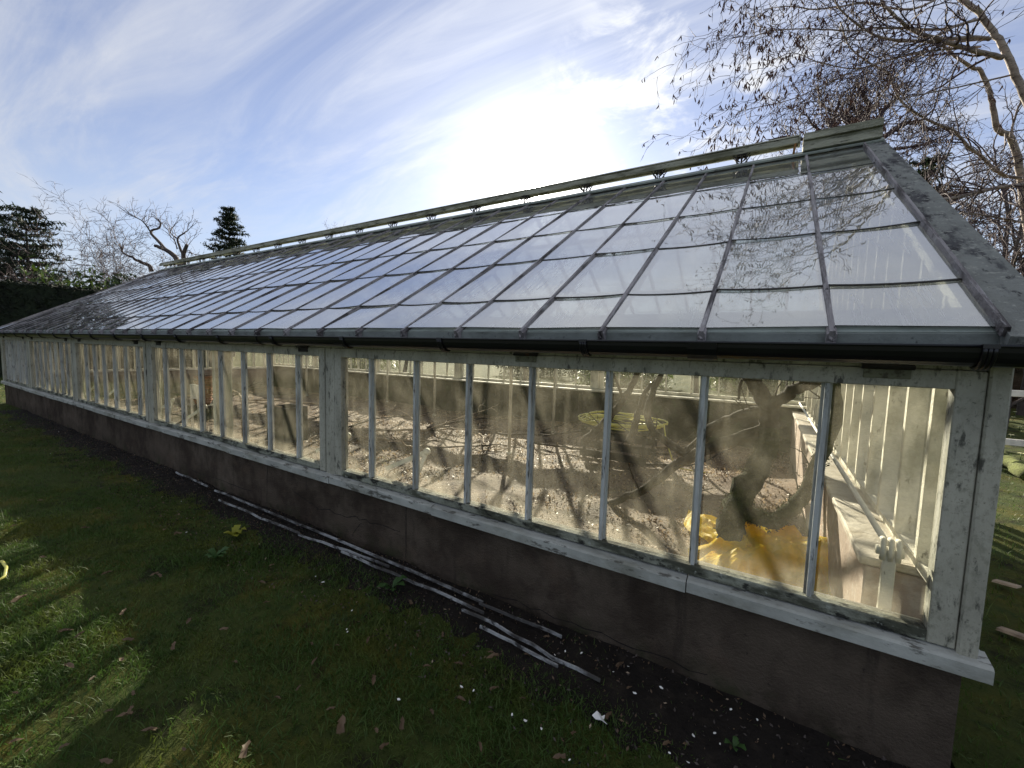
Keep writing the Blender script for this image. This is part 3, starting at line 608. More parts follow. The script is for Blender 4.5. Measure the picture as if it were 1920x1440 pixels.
def conifer(name, base, H, R, seed, label, mat_, droop=-.15, crown0=.12, whorls=26, per=8, top_r=.12, tuft=12, tsize=.10, ragged=.3):
    r = random.Random(seed); base = Vector(base); T = thing(name, base, label, 'tree'); m = MB(); cs = []
    m.tube([base+Vector((0,0,H*t)) for t in (0,.25,.5,.75,1)], [H*.018, H*.015, H*.011, H*.006, H*.001], 8, cap=False)
    for w in range(whorls):
        t = crown0+(1-crown0)*(w/whorls)**.9; L0 = R*((1-t)/(1-crown0))**.75+top_r
        for k in range(per):
            a = r.uniform(0, 6.283); L_ = L0*r.uniform(1-ragged*1.6, 1+ragged*.5); p = base+Vector((0,0,H*t)); d = Vector((math.cos(a), math.sin(a), droop+.35*t)); pts = []
            for i in range(6):
                s_ = i/5; pts.append(p+d*(L_*s_)+Vector((0,0,-.12*L_*s_*s_+.10*L_*s_**4)))
            m.tube(pts, [H*.004*(1-.8*i/5) for i in range(6)], 4, cap=False)
            for i in range(int(3+L_*3.2)):
                s_ = r.uniform(.18, 1); q = p+d*(L_*s_)+Vector((0,0,-.12*L_*s_*s_+.10*L_*s_**4)); cs.append((q.x+r.gauss(0,.13*L_*(1-.4*s_)), q.y+r.gauss(0,.13*L_*(1-.4*s_)), q.z+r.gauss(0,.03*L_)))
    m.build('trunk', m_bark, T)
    V, Q = leafcards(cs, tsize, tuft, seed, (tsize*2.0, tsize*2.0, tsize*.9), .6, 2.4); o = np_mesh('crown', V-np.array(base), Q, [mat_]); o.parent = T; return T
def polar(az, dist): a = math.radians(az); return (CX+math.sin(a)*dist, CY+math.cos(a)*dist, -.06)
def az_sl(u, v):
    d = F2 + R3*((u-960)/F) - U3*((v-720)/F); h = math.hypot(d.x, d.y); return math.degrees(math.atan2(d.x, d.y)), d.z/h
def place(u, v, dist):
    "ground point under a sight line and the height that sight line has there"
    a, s_ = az_sl(u, v); return polar(a, dist), CZ+s_*dist

# birch beside the right gable: surveyed main limbs, then generated twigs and catkins
def limb(pxs, d0, d1, r0, r1, wob=.10):
    n = len(pxs); P = [at(u, v, d0+(d1-d0)*i/(n-1)) for i, (u, v) in enumerate(pxs)]
    Q = []
    for i in range(n-1):
        p0, p1, p2, p3 = P[max(i-1,0)], P[i], P[i+1], P[min(i+2,n-1)]
        for k in range(4):
            t = k/4; Q.append(.5*((2*p1)+(p2-p0)*t+(2*p0-5*p1+4*p2-p3)*t*t+(3*p1-p0-3*p2+p3)*t**3)+Vector((rnd.gauss(0,1), rnd.gauss(0,1), rnd.gauss(0,1)))*r0*wob)
    Q.append(P[-1]); K = len(Q); return Q, [r0+(r1-r0)*i/(K-1) for i in range(K)], 0
def c7(*pts): return [(1360+x/3.4286, y/3.4286) for x, y in pts]
CATK = []
def birch(name, limbs, trunk, label, seed, cfg, dens, bias, cat_prob):
    r = random.Random(seed); base = trunk[0][0]; T = thing(name, (base.x, base.y, 0), label, 'tree', None); out = list(limbs); tw = []
    for pts, rads, _ in limbs:
        Lt = sum((b-a).length for a, b in zip(pts, pts[1:])); n = int(Lt*dens)
        for q in range(n):
            i = min(int(len(pts)*(q+r.random())/n), len(pts)-2); t = i/len(pts)
            if t < .06: continue
            d = (pts[i+1]-pts[i]).normalized(); an = math.radians(r.uniform(25, 70)); dd = d*math.cos(an)+perp(d, r.uniform(0, 6.28))*math.sin(an)+bias*r.uniform(.2, 1)
            sub = []; grow(pts[i], dd, r.uniform(.35, 1.25)*cfg['scale'], max(.0028, rads[i]*.42), 0, cfg, sub, r); tw += [(p_, q_, l_+(0 if t > .5 or r.random() < .25 else 10)) for p_, q_, l_ in sub]
    m = MB(); tubes([trunk], [10], m); [m.tube(p, [x*.78 for x in q], 7, cap=False) for p, q, _ in limbs]; m.build('trunk', m_birch, T)
    m = MB()
    for p, q, l in tw: m.tube(p, q, 4 if l % 10 == 0 else 3, cap=False)
    m.build('crown', m_twig, T)
    cm = MB()
    for p, q, l in tw:
        if l == 0 or l >= 10 or r.random() > cat_prob: continue
        for _ in range(r.choice((1,2,2,3))):
            e = p[-1]; d = Vector((r.gauss(0,.25), r.gauss(0,.25), -1)).normalized(); L_ = r.uniform(.05, .088); bend = Vector((r.gauss(0,.2), r.gauss(0,.2), 0))
            cm.tube([e, e+d*L_*.35, e+(d+bend*.5)*L_*.7, e+(d+bend)*L_], [.002, .0068, .0064, .002], 5)
    if cm.v: cm.build('catkins', m_catkin, T)
    return T
TW = dict(seg=[.09,.08,.07], wig=[.16,.2,.22], trop=[-.03,-.05,-.06], num=[1,5,2], start=[0,.15,.2], ang=[0,42,45], len=[1,.5,.5], rr=[1,.6,.7], minr=.0042, scale=1.25)
trunkA = limb(c7((1970,730),(1900,560),(1840,420),(1790,300),(1720,210),(1640,90),(1520,-10),(1400,-140),(1300,-320)), 5.6, 6.0, .046, .028)
b0 = trunkA[0][0]; gp = Vector((b0.x+1.5, b0.y+.8, -.05)); trunkA = ([gp, gp.lerp(b0, .35)+Vector((.05,0,0)), gp.lerp(b0, .7)+Vector((.03,0,0))]+trunkA[0], [.075,.06,.05]+trunkA[1], 0)
limbsA = [limb(c7((1780,370),(1650,340),(1480,290),(1330,240),(1180,180),(1080,90),(1010,20),(990,-60)), 5.72, 5.60, 0.0442, 0.0156),
          limb(c7((1700,250),(1580,240),(1400,260),(1180,265),(1000,240),(850,160),(740,60),(690,-40)), 5.75, 5.55, 0.0338, 0.0104),
          limb(c7((1650,120),(1500,160),(1380,190),(1200,185),(1000,180),(800,200),(560,185),(300,195),(130,255)), 5.81, 5.45, 0.0260, 0.0052),
          limb(c7((1680,250),(1480,270),(1350,310),(1180,400),(1060,540),(960,680),(880,800)), 5.75, 5.58, 0.0234, 0.0065),
          limb(c7((1640,300),(1300,330),(1000,400),(800,470),(600,560),(420,640),(200,690),(80,720)), 5.75, 5.42, 0.0169, 0.0039),
          limb(c7((1500,160),(1200,320),(980,410),(800,440),(600,400),(430,340),(250,420)), 5.69, 5.47, 0.0156, 0.0039),
          limb(c7((1450,-60),(1200,60),(900,20),(600,60),(420,40),(250,60)), 5.87, 5.47, 0.0208, 0.0052),
          limb(c7((1300,-200),(900,-160),(500,-120),(200,-40),(120,120)), 5.87, 5.45, 0.0182, 0.0039),
          limb(c7((1250,-330),(900,-420),(500,-420),(150,-380)), 5.93, 5.42, 0.0234, 0.0052),
          limb(c7((1350,-260),(1100,-620),(700,-800),(300,-900)), 5.99, 5.42, 0.0286, 0.0052),
          limb(c7((1850,480),(1500,560),(1200,620),(900,700),(700,780)), 5.75, 5.53, 0.0156, 0.0039)]
LEFTB = -R3*.55+Vector((0,0,-.25))
birch('birch_tree', limbsA, trunkA, 'leaning pale birch beside the right gable, hung with brown catkins', 5, TW, 9, LEFTB*.6, .5)
trunkB = limb(c7((1950,1500),(1920,1300),(1890,1080),(1830,880),(1750,830),(1730,720),(1700,600),(1640,460),(1560,420),(1400,300),(1250,260)), 6.6, 6.2, .055, .014)
b0 = trunkB[0][0]; gp = Vector((b0.x+2.2, b0.y+1.2, -.05)); trunkB = ([gp, gp.lerp(b0, .5)]+trunkB[0], [.09,.07]+trunkB[1], 0)
limbsB = [limb(c7((1930,1150),(1800,1130),(1720,1080),(1650,1010),(1560,940),(1480,850),(1440,825),(1330,785),(1250,740),(1150,670),(1080,560),(1040,460),(920,400),(800,300),(740,140)), 6.4, 5.6, .032, .010),
          limb(c7((1940,1180),(1780,1200),(1600,1240),(1440,1275),(1330,1285)), 6.5, 5.2, .034, .022),
          limb(c7((1500,1255),(1400,1225),(1480,1150),(1640,1100),(1760,1085)), 5.9, 6.0, .018, .010),
          limb(c7((1940,1430),(1850,1420),(1700,1390),(1560,1372),(1420,1395)), 6.5, 5.6, .026, .012),
          limb(c7((1800,860),(1790,960),(1700,1020)), 6.3, 6.0, .014, .006),
          limb(c7((1830,880),(1880,700),(1940,560)), 6.3, 6.2, .02, .014)]
TW2 = dict(TW, scale=1.35, num=[1,5,3])
birch('birch_tree', limbsB, trunkB, 'crooked white birch behind the right gable with a cut, thick bare low limb', 6, TW2, 13.0, LEFTB*.4, 0)

# dark crooked tree behind the ridge cap and evergreens, hedge, far bare trees on the right
CD = 11.5
CRK = [limb(c7((905,1150),(895,900),(885,780),(850,772),(790,775),(765,740),(800,690),(815,640)), CD, CD, .16, .035), limb(c7((890,800),(930,690),(905,640),(880,600),(850,540),(855,500)), CD, CD-.3, .075, .02),
       limb(c7((900,900),(800,880),(720,850),(690,790),(705,720),(740,640),(765,600),(820,560)), CD, CD+.4, .085, .018), limb(c7((895,880),(960,790),(1010,720),(1090,640),(1120,560),(1200,520)), CD, CD+.3, .08, .018), limb(c7((905,960),(1050,860),(1150,800),(1250,780),(1340,700)), CD, CD-.3, .08, .02),
       limb(c7((895,920),(760,900),(640,860),(560,800),(520,730)), CD, CD+.3, .07, .018), limb(c7((900,960),(700,930),(520,900),(380,880),(280,900)), CD, CD-.2, .06, .015), limb(c7((905,1000),(1080,960),(1220,940),(1340,900)), CD, CD+.2, .06, .02), limb(c7((930,690),(990,640),(980,580),(1020,520),(1090,470)), CD-.2, CD, .035, .012),
       limb(c7((705,720),(640,690),(600,640),(640,590)), CD, CD, .035, .012), limb(c7((1120,560),(1060,520),(1040,470)), CD, CD, .025, .01), limb(c7((1250,780),(1310,830),(1400,820)), CD, CD, .04, .014)]
r = random.Random(23); tw = []; CK = dict(seg=[.10,.09,.08,.08], wig=[.26,.28,.3,.3], trop=[.02,.01,.0,0], num=[1,6,4,2], start=[0,.15,.15,.1], ang=[0,52,50,45], len=[1,.55,.5,.5], rr=[1,.6,.6,.7], minr=.0075)
for pts, rads, _ in CRK:
    n = int(sum((q-p).length for p, q in zip(pts, pts[1:]))*8)
    for q in range(n):
        i = r.randrange(4, len(pts)-1); d = (pts[i+1]-pts[i]).normalized(); an = math.radians(r.uniform(30, 80)); sub = []
        grow(pts[i], d*math.cos(an)+perp(d, r.uniform(0, 6.28))*math.sin(an)+Vector((0,0,.15)), r.uniform(.5, 1.3), max(.011, rads[i]*.35), 0, CK, sub, r); tw += sub
pb = CRK[0][0][0]; T = thing('crooked_tree', (pb.x, pb.y, -.06), 'dark tree with corkscrew branches rising behind the ridge cap', 'tree')
m = MB(); m.tube([(pb.x+.1, pb.y, -.06), (pb.x+.05, pb.y, pb.z*.5), pb], [.24,.20,.165], 9, cap=False); [m.tube(p, q, 7, cap=False) for p, q, _ in CRK]; m.build('trunk', m_twig, T)
m = MB(); [m.tube(p, q, 3, cap=False) for p, q, _ in tw]; m.build('crown', m_twig, T)
b, z = place(1735, 285, 19); conifer('evergreen_tree', b, z, 2.8, 33, 'dark evergreen behind the right roof verge', m_needle, droop=-.1, crown0=.1, whorls=22, per=8, tuft=10, tsize=.05)
TH = dict(SPREAD, num=[1,13,9,7,4], len=[1,.6,.55,.5,.45], minr=.009)
for (u, v, dist, sd, lb) in ((1890, 330, 17, 41, 'bare twiggy tree between the birches and the roof verge'), (1985, 260, 22, 42, 'tall bare tree at the right edge behind the birches'), (1700, 215, 24, 43, 'fine twigged bare tree beyond the crooked tree'), (1830, 400, 13, 44, 'small bare tree low beside the roof verge'), (1770, 300, 21, 45, 'slim bare tree between the dark evergreen and the birches'), (1930, 380, 15, 46, 'bare tree behind the lowest thick birch limb')):
    b, z = place(u, v, dist); bare_tree('bare_tree', b, z*.98, .16*z/9, TH, sd, lb)
def hedge(name, pts, h, w, label, mt, seed, n, size=.07):
    r = np.random.default_rng(seed); T = thing(name, (*pts[0], 0), label, 'hedge'); m = MB()
    for a, b in zip(pts, pts[1:]):
        a = Vector((*a, 0)); b = Vector((*b, 0)); m.prism([(-w/2,-.1),(w/2,-.1),(w/2*.94,h-.06),(w/2*.85,h-.02),(-w/2*.85,h-.02),(-w/2*.94,h-.06)], a, b)
    m.build('stems', mt, T); C = []
    for a, b in zip(pts, pts[1:]):
        a = np.array(a); b = np.array(b); d = b-a; nn = np.array([-d[1], d[0]])/np.linalg.norm(d); k = n//(len(pts)-1)
        t = r.random(k); side = r.integers(0, 3, k); zz = r.random(k)*h
        off = np.where(side == 0, -w/2, np.where(side == 1, w/2, (r.random(k)-.5)*w)); zz = np.where(side == 2, h-.02, zz)
        P = a+d*t[:, None]+nn*off[:, None]; C.append(np.column_stack([P, zz]))
    V, Q = leafcards(np.vstack(C), size, 1, seed, (.03, .03, .03), .8, 1.4); o = np_mesh('foliage', V-np.array([*pts[0], 0]), Q, [mt]); o.parent = T; return T
hedge('hedge', [(-27.5, -16), (-28.6, 9)], 3.86, 2.2, 'tall clipped dark yew hedge beyond the far end of the greenhouse', m_hedge, 3, 42000, .06)
m_beech = mat('brown_beech_hedge', (.085,.058,.034), [((.03,.03,.014), 1.6, .45, .65, (1,1,1), .85), ((.17,.12,.06), 5, .55, .7, (1,1,1), .6)], rough=.8, bump=1, bscale=15, transl=.2)
hedge('hedge', [(3.2, 24), (26, 15)], 3.3, 1.6, 'brown winter hedge low behind the birches on the right', m_beech, 4, 24000, .09)

# trees beyond the far end
b, z = place(46, 386, 42); conifer('cedar_tree', b, z*1.0, 3.9, 51, 'drooping cedar standing behind the clipped hedge', m_cedar, droop=-.05, crown0=.06, whorls=24, per=5, top_r=.5, tuft=12, tsize=.075, ragged=.4)
b, z = place(-70, 330, 46); conifer('cedar_tree', b, z, 5.2, 52, 'dark conifer cut by the left edge of the photo', m_cedar, droop=-.05, crown0=.06, whorls=22, per=7, top_r=.5, tuft=16, tsize=.075)
b, z = place(428, 384, 58); conifer('fir_tree', b, z*1.0, 4.0, 53, 'dense dark conical fir standing alone above the ridge', m_needle, droop=.0, crown0=.1, whorls=26, per=8, top_r=.25, tuft=12, tsize=.09, ragged=.45)
for (u, v, dist, sd, lb, c, k, ln) in ((163, 415, 36, 161, 'wide bare many-branched tree right of the cedar', VASE, .50, (.05,.03,1)), (222, 418, 38, 62, 'bare spreading tree left of the pruned tree', VASE, .52, (.1,.1,1)), (625, 388, 62, 63, 'small rounded bare tree above the middle of the ridge', ROUND, .86, (0,0,1)), (105, 470, 50, 66, 'faint low bare tree beside the cedar', ROUND, .9, (0,0,1))):
    b, z = place(u, v, dist); bare_tree('bare_tree', b, z*k, .012*z*k+.06, c, sd, lb, lean=ln)
# pruned tree: surveyed limbs at 30 m
def c1(*pts): return [(x/3.79, 340+y/3.79) for x, y in pts]
PD = 28.0
pl_ = [limb(c1((1330,700),(1270,570),(1180,490),(1100,458)), PD, PD, .20, .10), limb(c1((1180,490),(1130,430),(1070,360),(1130,330),(1140,290),(1100,260)), PD, PD+1, .11, .03), limb(c1((1070,360),(1020,290),(960,255),(935,248)), PD, PD-.5, .05, .015), limb(c1((1040,245),(1010,280),(1060,330)), PD, PD, .02, .02),
       limb(c1((1330,700),(1305,560),(1310,500),(1330,452)), PD, PD-.5, .16, .10), limb(c1((1305,530),(1270,450),(1265,400),(1320,360),(1335,350)), PD, PD, .09, .02), limb(c1((1265,410),(1215,370),(1220,330)), PD, PD+.5, .05, .015), limb(c1((1260,480),(1240,420),(1210,395)), PD, PD, .04, .02),
       limb(c1((1080,640),(1060,600),(990,570),(940,540),(880,510),(850,440)), PD+1, PD, .15, .03), limb(c1((1310,500),(1345,490),(1365,535)), PD, PD, .03, .01)]
r = random.Random(71); tw = []
for pts, rads, _ in pl_[1:]:
    for q in range(5):
        i = r.randrange(len(pts)//2, len(pts)-1); sub = []; d = (pts[i+1]-pts[i]).normalized(); grow(pts[i], d*.6+Vector((r.gauss(0,.6), r.gauss(0,.3), r.uniform(.0,.9))), r.uniform(.8, 1.8), .022, 0, dict(TW, num=[1,4,3], seg=[.2,.2,.2], trop=[.03,.03,.03], minr=.010), sub, r); tw += sub
pb = pl_[0][0][0]; T = thing('pruned_tree', (pb.x, pb.y, -.06), 'hard pruned bare tree with stubby antler-like limbs', 'tree')
m = MB(); m.tube([(pb.x, pb.y, -.06), (pb.x, pb.y, pb.z*.5), pb], [.34,.28,.24], 9, cap=False); [m.tube(p, q, 7) for p, q, _ in pl_]; m.build('trunk', m_bark, T)
m = MB(); [m.tube(p, q, 3, cap=False) for p, q, _ in tw]; m.build('crown', m_twig, T)
# shrubs above the hedge and out on the south side
def shrub(u, v, dist, rx, h, seed, label, mt, n=420, tuft=10, sz=.11):
    b, z = place(u, v, dist); r = np.random.default_rng(seed); T = thing('laurel_bush' if mt is m_laurel else 'shrub', b, label, 'shrub'); h = h or z
    A = r.normal(0, 1, (n, 3)); A /= np.linalg.norm(A, axis=1)[:, None]; A *= (r.random(n)**.4)[:, None]; A[:, 2] = np.abs(A[:, 2]); lump = 1+.22*np.sin(A[:, 0]*7+seed)*np.cos(A[:, 1]*6)+.15*np.sin(A[:, 2]*11+seed)
    C = A*np.array([rx, rx, h])*lump[:, None]
    m = MB()
    for k in range(7):
        q = Vector(C[k*7]); m.tube([Vector(b), Vector(b)+q*.5+Vector((0,0,.2)), Vector(b)+q], [.05,.035,.012], 5, cap=False)
    m.build('stems', m_bark, T); V, Q = leafcards(C, sz, tuft, seed, (sz*1.6,)*3, .7, 1.5); o = np_mesh('foliage', V, Q, [mt]); o.parent = T
shrub(160, 524, 33, 2.6, None, 81, 'bright green laurel bush above the hedge', m_laurel, 700, 12, .12)
shrub(232, 520, 31, 1.5, None, 82, 'dark spiky shrub beside the laurel bush', m_needle, 300, 12, .13)
shrub(118, 530, 36, 2.2, None, 83, 'dull green bush below the wide bare tree', m_cedar, 400, 10, .12)
for i, (x, y, rx, h, mt, lb) in enumerate(((-7, 19, 2.4, 2.2, m_laurel, 'sunlit evergreen shrub seen through the middle of the far glazing'), (-1.2, 21, 2.2, 1.9, m_laurel, 'green shrub seen through the far glazing behind the vine'), (-14, 23, 3.0, 2.6, m_needle, 'dark shrub seen through the far glazing at the left'), (-24, 16, 2.6, 2.4, m_laurel, 'leafy shrub beyond the far left corner'))):
    r = np.random.default_rng(90+i); T = thing('shrub', (x, y, -.06), lb, 'shrub'); n = 380
    A = r.normal(0, 1, (n, 3)); A /= np.linalg.norm(A, axis=1)[:, None]; A *= (r.random(n)**.4)[:, None]; A[:, 2] = np.abs(A[:, 2]); C = A*np.array([rx, rx, h])
    V, Q = leafcards(C, .10, 9, 90+i, (.16,)*3, .7, 1.5); o = np_mesh('foliage', V, Q, [mt]); o.parent = T
for i, (x, y, h, lb) in enumerate(((-10.5, 15, 5.0, 'slim bare tree seen through the far glazing'), (-3.2, 17, 5.4, 'thin bare tree seen through the far glazing above the hose'), (-17.5, 14, 5.0, 'bare tree beyond the far left of the greenhouse'))):
    bare_tree('bare_tree', (x, y, -.06), h*.8, .12, ROUND, 95+i, lb)

# ------------------------------------------------------------------ inside: vine, plastic, hose, sticks
def vl(pxs, d0, d1, r0, r1): return limb(pxs, d0, d1, r0, r1)
VIN = [vl([(1355,1085),(1366,1030),(1370,985),(1386,936),(1414,890),(1433,850),(1440,812)], 3.35, 3.75, .115, .085),
       vl([(1440,812),(1440,774),(1425,736),(1408,705),(1385,660),(1370,600)], 3.75, 4.0, .085, .05),
       vl([(1440,806),(1385,820),(1322,844),(1268,872),(1222,909),(1176,933),(1141,945)], 3.75, 4.5, .062, .035),
       vl([(1438,770),(1406,774),(1370,786),(1335,802),(1290,847),(1262,838),(1230,812),(1214,780),(1222,740),(1240,700)], 3.8, 4.6, .055, .03),
       vl([(1440,770),(1466,747),(1493,730),(1525,717),(1580,690)], 3.78, 3.5, .058, .045),
       vl([(1400,960),(1418,968),(1452,977),(1487,952),(1514,917),(1531,871),(1556,812),(1571,774),(1562,722),(1540,650)], 3.55, 3.1, .070, .030),
       vl([(1095,828),(1127,800),(1150,772),(1168,749),(1190,714),(1200,680)], 4.9, 4.9, .055, .03),
       vl([(1180,830),(1189,805),(1198,770),(1210,735),(1238,705)], 4.8, 4.9, .05, .02),
       vl([(1168,749),(1160,725),(1150,700)], 4.9, 4.8, .022, .012), vl([(1408,705),(1390,715),(1385,748)], 4.0, 4.0, .018, .012)]
p = VIN[0][0][0]; T = thing('old_vine', (p.x, p.y, .0), 'old twisted leafless vine with mossy trunk inside the right end', 'vine')
m = MB(); [m.tube(a, b, 10) for a, b, _ in VIN[1:2]+VIN[2:5]+VIN[6:]]; m.build('branch', m_vine, T)
m = MB(); a, b, _ = VIN[0]; m.tube([Vector((a[0].x, a[0].y, -.03))]+a, [b[0]*1.25]+[q*(1+.12*math.sin(i*1.9)) for i, q in enumerate(b)], 14); a, b, _ = VIN[5]; m.tube(a, b, 12); m.build('trunk', m_moss, T)
cs = []
for a, b, _ in (VIN[0], VIN[5]):
    nn = len(a) if a is VIN[0][0] else len(a)*2//3
    for i in range(nn):
        for _k in range(46): q = Vector((rnd.gauss(0,1), rnd.gauss(0,1), rnd.gauss(0,1))).normalized()*b[i]*1.02; cs.append(tuple(a[i]+q+Vector((rnd.gauss(0,.02),)*3)))
V, Q = leafcards(cs, .010, 2, 9, (.012,)*3, 1, 1.5); o = np_mesh('moss', V-np.array([p.x, p.y, 0]), Q, [m_moss]); o.parent = T
tw = []; r = random.Random(12)
for a, b, _ in VIN[2:8]:
    for q in range(5):
        i = r.randrange(3, len(a)-1); grow(a[i], perp((a[i+1]-a[i]).normalized(), r.uniform(0,6.28))+Vector((0,0,.3)), r.uniform(.15,.5), .009, 0, dict(TW, trop=[.03]*3, num=[1,2,2]), tw, r)
m = MB(); [m.tube(p_, q_, 4) for p_, q_, l in tw]; m.build('shoots', m_vine, T)

def sheet(name, c, rx, ry, h, seed, mt, label, cat):
    n = 46; r = random.Random(seed); ph = [r.uniform(0, 6.28) for _ in range(12)]; vs = []; ridg = lambda t: 1-abs(math.sin(t))
    for j in range(n):
        for i in range(n):
            u = i/(n-1)*2-1; v = j/(n-1)*2-1; rr = max(abs(u), abs(v)); a = math.atan2(v, u); k = (1+.16*math.sin(3*a+ph[0])+.10*math.sin(7*a+ph[1])); x = u*rx*k; y = v*ry*k
            f = max(0, 1-rr**2.2); z = h*f*(.55+.45*ridg(2.6*u+1.7*v+ph[2])+.35*ridg(-1.9*u+3.4*v+ph[3])*f)+.05*ridg(7*u-3*v+ph[4])+.035*ridg(5*v+9*u+ph[5])+.012*ridg(17*u+11*v+ph[6])
            vs.append((c[0]+x+.03*math.sin(9*v+ph[7]), c[1]+y+.03*math.sin(8*u+ph[8]), c[2]+z))
    m = MB(); m.add(vs, [(j*n+i, j*n+i+1, (j+1)*n+i+1, (j+1)*n+i) for j in range(n-1) for i in range(n-1)], 0, False); o = m.build(name, mt, None, label, cat, origin=c)
    md = o.modifiers.new('thickness', 'SOLIDIFY'); md.thickness = .002; return o
sheet('plastic_sheet', (-.53, 1.44, .02), .68, .66, .25, 3, m_yellow, 'crumpled yellow plastic sheet at the foot of the vine', 'plastic sheet')
# hose coil resting on a low dark crate
hc = Vector((-2.62, 4.1, 0)); T = thing('wooden_crate', (hc.x, hc.y, .02), 'low dark slatted crate under the coiled yellow hose', 'crate'); m = MB()
for k in range(4): m.box((hc.x-.5, hc.y-.33+k*.17, .50), (hc.x+.5, hc.y-.33+k*.17+.13, .52), bev=.003)
for sx in (-.47, .43):
    for sy in (-.32, .28): m.box((hc.x+sx, hc.y+sy, .02), (hc.x+sx+.04, hc.y+sy+.04, .499))
for k in range(3):
    for yy in (-.345, .325): m.box((hc.x-.5, hc.y+yy, .06+k*.15), (hc.x+.5, hc.y+yy+.018, .06+k*.15+.11))
m.build('slats', mat('dark_crate_wood', (.045,.038,.03), rough=.9, bump=.5), T)
m = MB(); r = random.Random(4); pts = []
for k in range(9):
    R_ = r.uniform(.38, .62); ox, oy = r.gauss(0,.03), r.gauss(0,.03); tl = r.uniform(-.05, .05)
    for j in range(24): a = 2*math.pi*j/24; pts.append((hc.x+ox+R_*1.12*math.cos(a), hc.y+oy+R_*.8*math.sin(a), .545+k*.012+tl*math.cos(a+k)+.012*math.sin(3*a+k)))
pts += [(hc.x+.75, hc.y-.3, .45), (hc.x+.9, hc.y-.4, .12), (hc.x+1.3, hc.y-.2, .06)]
m.tube(pts, .010, 6); m.build('garden_hose', m_hose, None, 'coiled yellow garden hose lying on the crate behind the vine', 'hose', origin=(hc.x, hc.y, .54))
m = MB(); m.tube([on_z(-40,1075,.02), on_z(-6,1056,.03), on_z(4,1052,.05), on_z(12,1064,.05), on_z(9,1080,.03), on_z(-12,1096,.02), on_z(-60,1100,.02), on_z(-120,1080,.015)], .009, 8)
m.build('garden_hose', m_hose, None, 'loop of yellow hose on the lawn at the left edge', 'hose', origin=on_z(0,1080))
# containers and things near the middle windows
def tapered(m, c, r0, r1, z0, z1, n=20, mi=0, rim=.0): m.tube([(c[0], c[1], z0), (c[0], c[1], z1)], [r0, r1], n, mi); m.tube([(c[0], c[1], z1-.03), (c[0], c[1], z1)], [r1+rim, r1+rim], n, mi) if rim else None
T = thing('black_tub', (-7.6, 1.75, .02), 'square black tub on the soil with pale canes across it', 'tub'); m = MB()
for a, b in (((-7.85,1.55,.02),(-7.35,1.57,.60)), ((-7.85,1.95,.02),(-7.35,1.97,.60)), ((-7.85,1.571,.02),(-7.83,1.949,.60)), ((-7.37,1.571,.02),(-7.35,1.949,.60)), ((-7.829,1.571,.02),(-7.371,1.949,.05))): m.box(a, b)
m.box((-7.87,1.53,.57), (-7.33,1.549,.62)); m.build('body', m_black, T)
for i, (a, b, lb) in enumerate((((-8.6,1.5,.64), (-7.0,1.8,.70), 'long pale cane lying over the front of the black tub'), ((-8.7,1.9,.60), (-7.1,2.0,.66), 'short pale cane lying over the back of the black tub'), ((-9.0,1.62,.58),(-7.3,1.5,.64), 'pale cane resting level on the near rim of the tub'))):
    m = MB(); m.tube([a, Vector(a).lerp(Vector(b), .5)+Vector((0,0,.02)), b], .012, 6); m.build('cane', m_stick, None, lb, 'cane', origin=a)
m = MB(); m.tube([(-8.3,1.4,.05), (-8.42,1.45,.4), (-8.5,1.5,.62), (-8.75,1.55,.74), (-9.05,1.6,.76)], [.025,.022,.02,.018,.02], 7); m.tube([(-8.5,1.5,.62),(-8.38,1.5,.78),(-8.2,1.5,.80)], .014, 6); m.build('bent_stick', m_stick, None, 'thick bent pale stick standing beside the perforated ribs', 'stick', origin=(-8.3,1.4,.05))
T = thing('pot_stack', (-11.0, 1.9, .02), 'leaning stack of red clay pots seen through the second window', 'pots')
for k in range(6):
    m = MB(); cx = -11.0+.02*k; tapered(m, (cx, 1.9), .13, .17, .30+k*.10, .30+k*.10+.12, 18, 0, .012); m.build('pot', m_terra, T)
m = MB(); m.box((-11.3,1.65,.02), (-10.7,2.15,.295), bev=.01); m.build('block', m_backwall, T)
m = MB(); m.box((-9.75,1.2,.60), (-9.45,1.23,.86), bev=.004); m.box((-9.75,1.2,.02), (-9.71,1.23,.599)); m.box((-9.49,1.2,.02), (-9.45,1.23,.599)); m.build('plant_label_board', m_white, None, 'small white board on two legs by the clay pots', 'board', origin=(-9.6,1.2,.02))
# fallen branches on the bed
FB = dict(seg=[.12,.1,.1], wig=[.14,.2,.2], trop=[0,0,0], num=[1,4,2], start=[0,.2,.2], ang=[0,45,45], len=[1,.5,.5], rr=[1,.6,.6], minr=.005)
r = random.Random(31)
def fb(x, y, a, L_, rad, lb, z=.06, mt=None, grp=None, rise=.05):
    out = []; grow(Vector((x, y, z)), Vector((math.cos(a), math.sin(a), rise)), L_, rad, 0, FB, out, r); m = MB()
    for p_, q_, l in out: m.tube([(v.x, v.y, max(.045, abs(v.z-.05)*.6+.05)) for v in p_], q_, 6 if l == 0 else 4)
    return m.build('fallen_branch', mt or m_stick, None, lb, 'branch', grp, origin=(x, y, z))
fb(-6.6, 2.5, .25, 1.5, .034, 'thick pale cut branch near the left end of the front right window', .1)
fb(-6.9, 3.0, .5, 2.4, .028, 'long arched branch lying behind the bent window stay', .12, rise=.25)
fb(-5.9, 3.1, -.2, 2.6, .02, 'long thin branch lying flat across the middle of the bed', .08)
fb(-5.0, 4.3, .1, 2.2, .022, 'dark forked branch lying near the thin iron columns', .08, m_vine)
